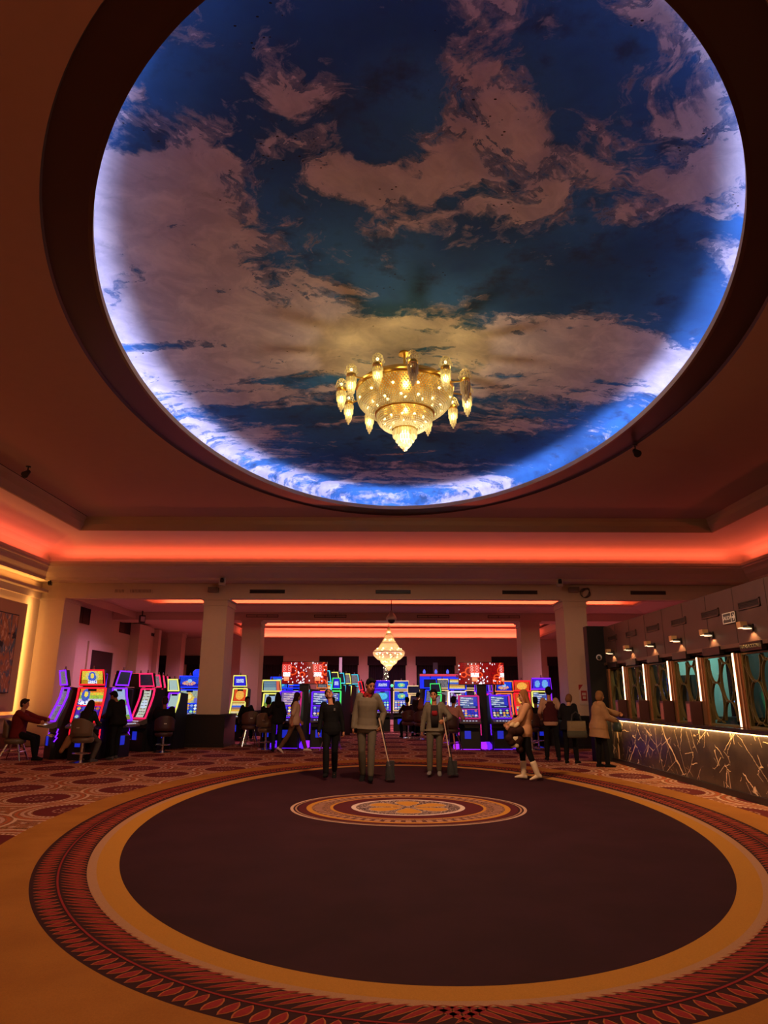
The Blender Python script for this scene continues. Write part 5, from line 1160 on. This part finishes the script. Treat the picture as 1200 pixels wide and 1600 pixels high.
    for sg in (-1, 1): b.ball(hc + hr * sg * .077 * s - hf * .008 * s - hu * .012 * s, .028 * s, 8, 8, 0, (.35, .7, 1.1), M4); b.ball(hc + hr * sg * .034 * s + hf * .062 * s - hu * .035 * s, .028 * s, 8, 6, 0, (1, .7, .9), M4)
    soft(b, 'body', M_of(skin, 'skin_%d_%d_%d' % tuple(skin), .6), t, vx * (.9 if near else 1), 2)
    # --- face details
    for sg in (-1, 1):
        e_ = MB(); e_.ball(hc + hr * sg * .031 * s + hf * .083 * s + hu * .010 * s, .0105 * s, 8, 6, 0, (1.3, .7, .75), M4); e_.build('eye', mat('eye_dark', (.015, .01, .01), .3), t, True)
        e_ = MB(); cap(e_, hc + hr * sg * .016 * s + hf * .091 * s + hu * .030 * s, .004 * s, hc + hr * sg * .048 * s + hf * .080 * s + hu * .031 * s, .003 * s, 6); e_.build('eyebrow', M_of(hair[1], hair[0]), t, True)
    e_ = MB(); cap(e_, hc - hr * .020 * s + hf * .090 * s - hu * .057 * s, .0055 * s, hc + hr * .020 * s + hf * .090 * s - hu * .057 * s, .0055 * s, 6); e_.build('lips', mat('lips', (.22, .06, .05), .5), t, True)
    # --- clothes
    mt = M_of(top[1], top[0]); e = .010 + loose
    b = MB(); torso(b, e, -.12 if hem <= 0 else -.12, .49, loose * .6 + .004)
    for i in (0, 1):
        if sleeve > 0: arm(b, i, e * .9, min(sleeve, .985))
    if hem > 0:
        loft(b, [(P + up * .02, .16 * s * wide + e, .12 * s * wide + e, rp, fp), (P - Z_ * hem * .5 + up * .0, .18 * s * wide + e + .01, .13 * s * wide + e + .01, rp, fp), (P - Z_ * hem, .19 * s * wide + e + .015, .14 * s * wide + e + .015, rp, fp)])
    soft(b, 'coat' if coat else 'top', mt, t, vx * 1.15, 4)
    b = MB()
    loft(b, [(P + up * z * s, hw * s * wide + .006, hd * s * wide + .006, rp, fp) for z, hw, hd in ((-.13, .14, .10), (-.06, .165, .115), (.03, .158, .11), (.10, .138, .10))])
    for i in (0, 1): leg(b, i, .008, .012 if not boots else -.004, .95 if not boots else .62)
    soft(b, 'trousers', M_of(bottom[1], bottom[0]), t, vx * 1.15, 4)
    for i in (0, 1):
        fy = math.radians(feet[i][3]); fd = Vector((-math.sin(fy), math.cos(fy), 0)); tz = math.radians(toe[i]); fd = (fd * math.cos(tz) + Z_ * math.sin(tz)).normalized(); sd_ = fd.cross(Z_).normalized(); up_ = sd_.cross(fd)
        b = MB(); A = an[i] - up_ * .085 * s
        loft(b, [(A + fd * q * s + up_ * hh * .5 * s, w_ * s, hh * .5 * s, sd_, up_) for q, w_, hh in ((-.07, .028, .055), (-.045, .040, .085), (.02, .042, .095), (.09, .048, .065), (.15, .042, .045), (.185, .022, .03))], 14, 2.6)
        if boots: cap(b, A + up_ * .05, .05 * s, an[i] + (ks[i] - an[i]) * .52, .066 * s)
        soft(b, 'boot' if boots else 'shoe', M_of(shoe[1], shoe[0]), t, vx, 1)
        if socks: b = MB(); cap(b, an[i] - up_ * .01, .040 * s, an[i] + (ks[i] - an[i]) * .08, .042 * s); soft(b, 'sock', M_of(socks, 'pale_socks'), t, vx, 1)
    # --- hair
    mh = M_of(hair[1], hair[0], .55); b = MB()
    b.ball(hc + hu * .030 * s - hf * .018 * s, .1 * s, 18, 12, 0, (.84, .98, 1.0), M4)
    if style == 'short': b.ball(hc - hu * .01 * s - hf * .045 * s, .1 * s, 14, 10, 0, (.78, .62, .85), M4); cap(b, hc + hu * .095 * s + hf * .05 * s - hr * .04 * s, .028 * s, hc + hu * .095 * s + hf * .055 * s + hr * .04 * s, .026 * s)
    if style == 'bob': b.ball(hc - hu * .03 * s - hf * .03 * s, .1 * s, 14, 10, 0, (.96, .85, .98), M4)
    if style == 'bun': b.ball(hc - hu * .01 * s - hf * .04 * s, .1 * s, 14, 10, 0, (.80, .7, .85), M4); b.ball(hc + hu * .02 * s - hf * .125 * s, .045 * s, 10, 8)
    if style in ('long', 'verylong'):
        LL = .30 if style == 'long' else .44
        bk = (fw * -.9).normalized(); lo_ = nb - up * (LL - .14) * s + bk * .125 * s
        loft(b, [(hc + hu * .06 * s - hf * .03 * s, .075 * s, .07 * s, hr, hf), (hc - hu * .03 * s - hf * .045 * s, .088 * s, .066 * s, hr, hf), (nb + bk * .06 * s + up * .04 * s, .105 * s, .052 * s, rt, fw), ((nb + bk * .115 * s + lo_) / 2, .115 * s, .040 * s, rt, fw), (lo_, .07 * s, .026 * s, rt, fw)])
        for sg in (-1, 1): cap(b, hc + hr * sg * .074 * s - hu * .0 * s, .024 * s, nb + rt * sg * .085 * s + fw * .02 * s, .026 * s)
    soft(b, 'hair', mh, t, vx * 1.1, 2)
    if collar:
        b = MB(); 
        for sg in (-1, 1): loft(b, [(nb + rt * sg * .02 * s + fw * .088 * s - up * .06 * s, .020 * s, .008, rt, fw), (nb + rt * sg * .055 * s + fw * .06 * s - up * .005 * s, .034 * s, .012, rt, fw), (nb + rt * sg * .062 * s + up * .03 * s - fw * .01, .022 * s, .02, rt, fw)])
        loft(b, [(nb - up * .01 * s, .082 * s, .075 * s, rt, fw), (nb + up * .035 * s, .070 * s, .066 * s, rt, fw)]); soft(b, 'collar', M_of(collar, 'collar_%d' % collar[0]), t, vx, 1)
    J = dict(P=P, up=up, rt=rt, fw=fw, nb=nb, sh=sh, el=el, wr=wr, hc=hc, s=s, vx=vx, M=Matrix.Translation((x, y, .004)) @ Matrix.Rotation(math.radians(face), 4, 'Z'), t=t, mt=mt); return J
def chest_patch(J, name, m, du, z, w, hgt, off=.135):
    c = J['P'] + J['up'] * z * J['s'] + J['rt'] * du; b = MB()
    loft(b, [(c + J['fw'] * (off - .02) - J['up'] * hgt / 2, w / 2 * .8, .02, J['rt'], J['fw']), (c + J['fw'] * (off - .006), w / 2, .02, J['rt'], J['fw']), (c + J['fw'] * (off - .02) + J['up'] * hgt / 2, w / 2 * .8, .02, J['rt'], J['fw'])], 14, 3); return b.build(name, m, J['t'], True)
BLACKTOP = ('black_sweater', (13, 12, 14)); GREY = ('grey_green_workwear', (98, 88, 74)); DARK = ('dark_clothes', (17, 14, 17))
# four people walking towards or past the camera
J = person('person in a black sweater and trousers walking, head tilted back to look up', -.99, 13.45, 178, 1.63, (0, 0, .88), -2, 3, 0, ((-.06, -.16, .05, 4), (.06, .20, 0, -4)), ((-.24, -.02, .80), (.23, .10, .78)), head=(32, 14, 10), skin=(176, 118, 86), top=BLACKTOP, bottom=('black_trousers', (13, 12, 14)), shoe=('black_shoes', (12, 12, 13)), style='bun', near=True, toe=(-32, 8), loose=.006)
b = MB(); b.cbox((.0, 0, 0), (.03, .008, .05)); q = b.build('name_badge', mat('grey_badge', (.10, .09, .09), .5), J['t']); q.location = J['P'] + J['up'] * .38 * J['s'] - J['rt'] * .085 + J['fw'] * .132
J = person('tall person in grey workwear with red collar, walking with a broom', -.30, 13.05, 176, 1.83, (0, 0, .97), 4, -2, -6, ((-.09, .22, 0, 6), (.08, -.10, .02, -6)), ((-.25, .04, .96), (.26, .06, .84)), elbow=((-.7, -.8, 0), (.5, -1, 0)), head=(-16, 30, -6), skin=(160, 104, 76), top=GREY, bottom=('grey_green_trousers', (80, 72, 60)), sex='m', near=True, loose=.014, collar=(105, 22, 22), toe=(6, -18), hem=.06, curl=.8, wide=.94)
MANW = J['M'] @ J['wr'][0]
J = person('person in open grey work jacket over dark tee with red print', 1.02, 13.95, 172, 1.62, (0, 0, .87), 1, 0, 4, ((-.07, -.06, .0, 6), (.10, .16, 0, -4)), ((-.19, .22, 1.02), (.27, .04, .72)), elbow=((-.8, -.6, -.3), (.5, -1, 0)), head=(-3, -4, 3), skin=(168, 112, 82), top=GREY, bottom=('grey_green_trousers', (80, 72, 60)), shoe=('grey_shoes', (105, 98, 95)), sex='m', style='short', near=True, loose=.014, hem=.04, wide=.92, curl=.8, toe=(-6, 4))
chest_patch(J, 'inner_shirt', M_of((40, 34, 34), 'dark_tee'), 0, .26, .17, .42, .140); chest_patch(J, 'red_print', M_of((120, 24, 30), 'red_print_ink'), 0, .32, .12, .10, .156)
GIRLW = J['M'] @ J['wr'][0]
J = person('person with very long light brown hair, beige sweater and white boots', 2.66, 13.25, 78, 1.60, (0, 0, .87), -3, 0, 12, ((-.07, -.20, .01, 0), (.07, .06, 0, 0)), ((-.16, .26, .95), (.20, .30, .98)), elbow=((-.5, -1, -.3), (.5, -1, -.3)), head=(-6, 8, 0), skin=(176, 122, 92), top=('beige_sweater', (176, 128, 92)), bottom=('black_leggings', (12, 10, 11)), shoe=('white_boots', (205, 180, 150)), hair=('light_brown_hair', (126, 78, 44)), style='verylong', near=True, loose=.014, boots=True, toe=(-14, 3))
LW = J['M']
# people further back
J = person('person in maroon waistcoat and pale sleeves standing with back to the camera', 4.02, 16.9, -6, 1.70, (0, 0, .93), 3, 0, 0, ((-.12, .05, 0, 6), (.14, -.05, 0, -10)), ((-.20, .22, 1.0), (.24, .14, 1.02)), head=(-8, 0, 0), top=('pale_shirt', (160, 120, 98)), bottom=('black_trousers', (13, 12, 14)), sex='m', loose=.008, skin=(160, 110, 84))
b = MB(); loft(b, [(J['P'] + J['up'] * z * J['s'], hw + .024, hd + .026, J['rt'], J['fw']) for z, hw, hd in ((-.03, .158, .118), (.10, .148, .108), (.25, .150, .112), (.38, .150, .115), (.46, .115, .09))]); soft(b, 'waistcoat', M_of((62, 18, 22), 'maroon_waistcoat'), J['t'], .013, 3)
J = person('person in black with an olive tote bag on the arm, standing beside the vested attendant', 4.28, 16.25, -30, 1.56, (0, 0, .85), 10, 0, 0, ((-.10, .0, 0, 4), (.12, .06, 0, -14)), ((-.16, .26, .98), (.12, .24, 1.0)), head=(-26, 0, 0), top=DARK, bottom=('black_trousers', (13, 12, 14)), style='bob', hair=('tan_hair', (104, 66, 44)), skin=(170, 118, 90), loose=.015, hem=.12)
TOTE = J['M']
J = person('person in a long beige coat leaning on the cashier counter, seen from the side', 4.72, 15.45, -82, 1.60, (0, 0, .87), 6, 0, -6, ((-.11, .0, 0, 6), (.11, .10, 0, -8)), ((-.10, .52, 1.12), (.16, .34, .98)), elbow=((-.3, -1, -.6), (.3, -1, -.6)), head=(-4, 6, 0), skin=(190, 128, 92), top=('beige_coat', (150, 112, 78)), coat=True, style='bob', hair=('short_fair_hair', (122, 84, 50)), loose=.034, hem=.24, socks=(180, 165, 150), near=True, wide=1.08)
CTW = J['M'] @ J['wr'][1]
person('person in a light top and tan trousers striding right, before the violet slot machines', -2.38, 18.9, -84, 1.58, (0, 0, .84), 3, 0, 0, ((-.06, .34, 0, 0), (.06, -.38, .05, 0)), ((-.26, .16, .82), (.26, -.06, .80)), head=(-2, 10, 0), skin=(150, 98, 72), top=('light_top', (170, 140, 118)), bottom=('tan_trousers', (96, 68, 50)), shoe=('white_trainers', (205, 190, 185)), style='long', hair=('dark_brown_hair', (38, 20, 14)), sleeve=.42, loose=.02, toe=(0, -35), near=True)
person('dark haired person in dark top and jeans standing behind the one in the light top', -2.95, 19.6, 20, 1.56, (0, 0, .84), 3, 0, 0, ((-.09, .0, 0, 4), (.09, .05, 0, -4)), ((-.2, .2, .95), (.22, .12, .82)), top=DARK, bottom=('dark_jeans', (28, 32, 48)), style='long', loose=.012)
person('person in black standing with head bowed beside the red neon slot machine', -6.38, 16.95, 62, 1.62, (0, 0, .88), 16, 0, 0, ((-.10, .0, 0, 4), (.10, .10, 0, -4)), ((-.14, .34, .98), (.16, .30, .95)), head=(-26, 6, 0), top=('black_jacket', (12, 11, 13)), shoe=('dark_trainers', (70, 66, 70)), sex='m', loose=.03, skin=(130, 86, 66), hem=.08)
def seated(label, x, y, face, seat=.60, h=1.65, reach=(.42, .92), lean=8, foot=(.36, .12), **k):
    a = dict(pelvis=(0, 0, seat + .085), lean=lean, feet=((-.12, foot[0], foot[1], 4), (.12, foot[0] + .04, foot[1], -4)), hands=((-.18, reach[0], reach[1]), (.18, reach[0] - .05, reach[1] - .05)), elbow=((-.6, -.6, -1), (.6, -.6, -1)), knee=((-.1, .5, 1), (.1, .5, 1))); a.update(k)
    return person(label, x, y, face, h, **a)
seated('seated man in a maroon jersey playing the purple neon machine at the far left', -8.70, 16.82, -84, .50, 1.74, (.72, .86), 4, (.42, 0), sex='m', top=('maroon_jersey', (92, 22, 20)), bottom=('black_trousers', (13, 12, 14)), hair=('dark_grey_hair', (42, 30, 26)), skin=(158, 102, 76), loose=.022, near=True, wide=1.12, head=(-4, 0, 0), feet=((-.12, .42, 0, 4), (.12, .50, 0, -4)))
seated('seated person with very long dark hair at the red neon slot machine', -6.95, 16.40, -4, .56, 1.62, (.46, .86), 16, (.30, 0), top=('green_top', (22, 30, 22)), bottom=('grey_jeans', (72, 62, 58)), style='verylong', hair=('very_dark_hair', (28, 15, 12)), shoe=('dark_trainers', (70, 66, 70)), near=True, feet=((-.14, .28, 0, 4), (.22, .10, 0, -20)), skin=(150, 100, 76), head=(-12, 0, 0))
seated('blonde seated person with scarf and brown jacket, facing left behind the black clad one', -7.00, 18.78, 48, .54, 1.62, (.40, 1.0), 14, (.36, 0), top=('brown_jacket', (62, 38, 22)), style='long', hair=('dark_blonde_hair', (104, 62, 40)), skin=(176, 110, 84), loose=.02)
seated('large seated person in black with shaved head at the purple and yellow machine', -5.98, 19.22, 28, .54, 1.78, (.52, .90), 10, (.42, 0), sex='m', top=('black_jacket', (12, 11, 13)), hair=('cropped_hair', (42, 22, 18)), skin=(120, 66, 50), loose=.03, wide=1.2)
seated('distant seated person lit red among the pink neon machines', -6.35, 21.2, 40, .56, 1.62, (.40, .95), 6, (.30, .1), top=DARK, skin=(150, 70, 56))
seated('dark figure seated with back to the camera at the yellow framed machine', -3.38, 20.40, -6, .60, 1.68, (.44, .94), 10, (.32, .12), top=DARK, style='bob')
seated('dark clothed seated person just behind the one looking up', -1.50, 20.30, -8, .60, 1.66, (.42, .96), 10, (.32, .12), top=('brown_dark_top', (34, 20, 16)), skin=(140, 84, 62))
seated('blonde seated person in dark red near the back of the gaming floor', 1.35, 25.35, -14, .58, 1.62, (.42, .95), 8, (.30, .12), top=('dark_red_top', (46, 14, 14)), style='long', hair=('blonde_hair', (130, 78, 58)))
seated('seated person in purple brown clothes left of the blonde one', .92, 26.05, 20, .58, 1.70, (.42, .95), 8, (.34, .0), sex='m', top=('plum_top', (44, 16, 28)))
person('dark haired person leaning in beside the blonde seated one', 1.20, 27.0, -40, 1.66, (0, 0, .89), 22, 0, 0, hands=((-.16, .4, 1.0), (.16, .36, .98)), top=('brown_dark_top', (34, 20, 16)), sex='m', skin=(150, 84, 62))
seated('seated person in pale pink shirt at the magenta edged slot machine', 1.97, 20.40, -36, .60, 1.76, (.50, .92), 14, (.34, .12), sex='m', top=('pale_pink_shirt', (176, 124, 112)), sleeve=.62, skin=(156, 98, 74), wide=1.14, loose=.02)
seated('person in black seated facing the violet machine behind the long haired one', 4.28, 20.62, 30, .62, 1.66, (.42, .92), 8, (.36, .12), top=DARK, skin=(140, 84, 64))
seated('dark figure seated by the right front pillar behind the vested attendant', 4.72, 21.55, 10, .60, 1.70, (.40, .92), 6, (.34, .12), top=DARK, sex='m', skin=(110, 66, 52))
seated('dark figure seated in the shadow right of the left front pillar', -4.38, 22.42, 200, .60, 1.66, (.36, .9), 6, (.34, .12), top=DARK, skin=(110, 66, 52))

# things people hold or carry
def held_pole(label, name, top_, foot, m, r=.011): 
    t = thing(name, label, 'cleaning tool', (foot[0], foot[1], 0)); b = MB(); b.tube([(0, 0, foot[2]), (top_[0] - foot[0], top_[1] - foot[1], top_[2])], r, 8); b.build('handle', m, t); return t
M_POLE = mat('pale_wood_handle', (.52, .36, .26), .5); M_BPL = mat('black_plastic', (.018, .016, .018), .5)
w = MANW; t = held_pole('broom with pale handle held by the tall person in grey', 'broom', (w.x - .03, w.y - .06, w.z + .14), (w.x + .15, w.y - .12, .34), M_POLE)
b = MB(); b.tube([(0, 0, .36), (.0, 0, .30), (.01, 0, .28)], [.03, .05, .06], 12); b.build('brush_head', M_BPL, t); b = MB(); b.tube([(.01, 0, .29), (.02, .0, .16), (.03, 0, .05)], [.055, .08, .09], 12); b.build('bristles', mat('dark_bristles', (.02, .018, .018), .9, noise=.5, nscale=60), t)
t = held_pole('black long-handled dustpan held by the tall person in grey', 'dustpan', (w.x + .02, w.y - .05, w.z + .10), (w.x + .18, w.y - .02, .20), M_BPL, .009)
MB().box(-.06, .08, -.02, .08, .08, .36).box(-.07, .09, -.08, -.02, .08, .11).build('pan', M_BPL, t)
w = GIRLW; t = held_pole('broom with pale handle held by the person in the open grey jacket', 'broom', (w.x - .01, w.y - .05, w.z + .08), (w.x + .10, w.y - .10, .36), M_POLE)
b = MB(); b.tube([(0, 0, .38), (0, 0, .30)], [.025, .04], 10); b.build('brush_head', M_BPL, t); b = MB(); b.tube([(0, 0, .31), (.01, 0, .18), (.02, 0, .06)], [.04, .07, .08], 12); b.build('bristles', MATS['dark_bristles'], t)
t = held_pole('black long-handled dustpan held by the person in the open grey jacket', 'dustpan', (w.x + .05, w.y - .03, w.z + .14), (w.x + .16, w.y - .02, .16), M_BPL, .009)
MB().box(-.06, .08, -.02, .08, .05, .30).box(-.07, .09, -.08, -.02, .05, .08).build('pan', M_BPL, t)
q = LW @ Vector((-.10, .22, .86)); t = thing('handbag', 'small cream handbag held by the long haired person in beige', 'bag', (q.x, q.y - .12, q.z - .28), 0)
b = MB(); loft(b, [(Vector((0, 0, z)), hw, .045, X_, Y_) for z, hw in ((0, .06), (.03, .078), (.16, .078), (.20, .068))], 16, 4); b.build('body', mat('cream_leather', (.55, .43, .26), .6), t, True); b = MB(); b.tube([(-.06, 0, .19), (-.05, .02, .32), (.0, .03, .38), (.05, .02, .32), (.06, 0, .19)], .006, 6); b.build('strap', M_BPL, t)
t = thing('fur_jacket', 'dark brown jacket with white fur trim over the arm of the long haired person', 'jacket', (LW @ Vector((-.16, .20, .80))).to_tuple()); b = MB(); rr = random.Random(2)
for k in range(12): b.ball((rr.uniform(-.12, .10), rr.uniform(-.08, .0), rr.uniform(-.28, .20)), rr.uniform(.07, .10), 10, 8)
soft(b, 'cloth', M_of((46, 22, 14), 'brown_fleece'), t, .014, 4); b = MB()
for k in range(5): b.ball((-.06 + .03 * k, -.10, .18 + .02 * math.sin(k * 2)), .04, 8, 6)
soft(b, 'fur_trim', M_of((200, 170, 130), 'white_fur'), t, .012, 2)
q = TOTE @ Vector((.16, .02, .62)); t = thing('tote_bag', 'olive and khaki tote bag hanging beside the person in black', 'bag', (q.x - .05, q.y - .22, .60), math.radians(-6))
b = MB(); loft(b, [(Vector((0, 0, z)), hw, hd, X_, Y_) for z, hw, hd in ((0, .20, .07), (.03, .215, .085), (.20, .21, .08), (.36, .205, .05))], 20, 4); b.build('body', mat('khaki_canvas', (.16, .105, .05), .8, noise=.2), t, True)
b = MB(); loft(b, [(Vector((0, -.004, z)), hw, hd, X_, Y_) for z, hw, hd in ((-.004, .203, .072), (.03, .22, .09), (.15, .217, .087))], 20, 4); b.build('lower_panel', mat('dark_olive_canvas', (.05, .045, .025), .8), t, True)
for sg in (-1, 1): b = MB(); b.tube([(-.11, sg * .04, .34), (-.08, sg * .05, .50), (0, sg * .04, .56), (.08, sg * .05, .50), (.11, sg * .04, .34)], .010, 6); b.build('strap', M_BPL, t)
q = CTW; t = thing('shoulder_bag', 'dark green handbag hanging from the arm of the person in the beige coat', 'bag', (q.x - .02, q.y - .10, q.z - .22), math.radians(-80))
b = MB(); loft(b, [(Vector((0, 0, z)), hw, hd, X_, Y_) for z, hw, hd in ((0, .10, .05), (.04, .14, .065), (.14, .135, .06), (.20, .10, .03))], 18, 3); b.build('body', mat('dark_green_leather', (.02, .035, .025), .45), t, True); b = MB(); b.tube([(-.09, 0, .18), (-.04, 0, .26), (.04, 0, .26), (.09, 0, .18)], .009, 6); b.build('handle', M_BPL, t)
t = thing('jacket', 'tan jacket draped over the left side of the brown pedestal chair', 'jacket', (-7.25, 16.22, .52), .2); b = MB()
cap(b, (.0, 0, -.14), .07, (.16, .05, .16), .08); cap(b, (-.08, -.03, -.26), .05, (.04, 0, .02), .06); soft(b, 'cloth', M_of((122, 82, 54), 'tan_jacket'), t, .014, 4)
t = thing('drink_cup', 'small white cup on the button deck of the red neon slot machine', 'cup', (-7.12, 16.70, .79)); MB().lathe([(.022, 0), (.032, .07)], 12).build('cup', MATS['white_plastic'], t)
bake_soft()
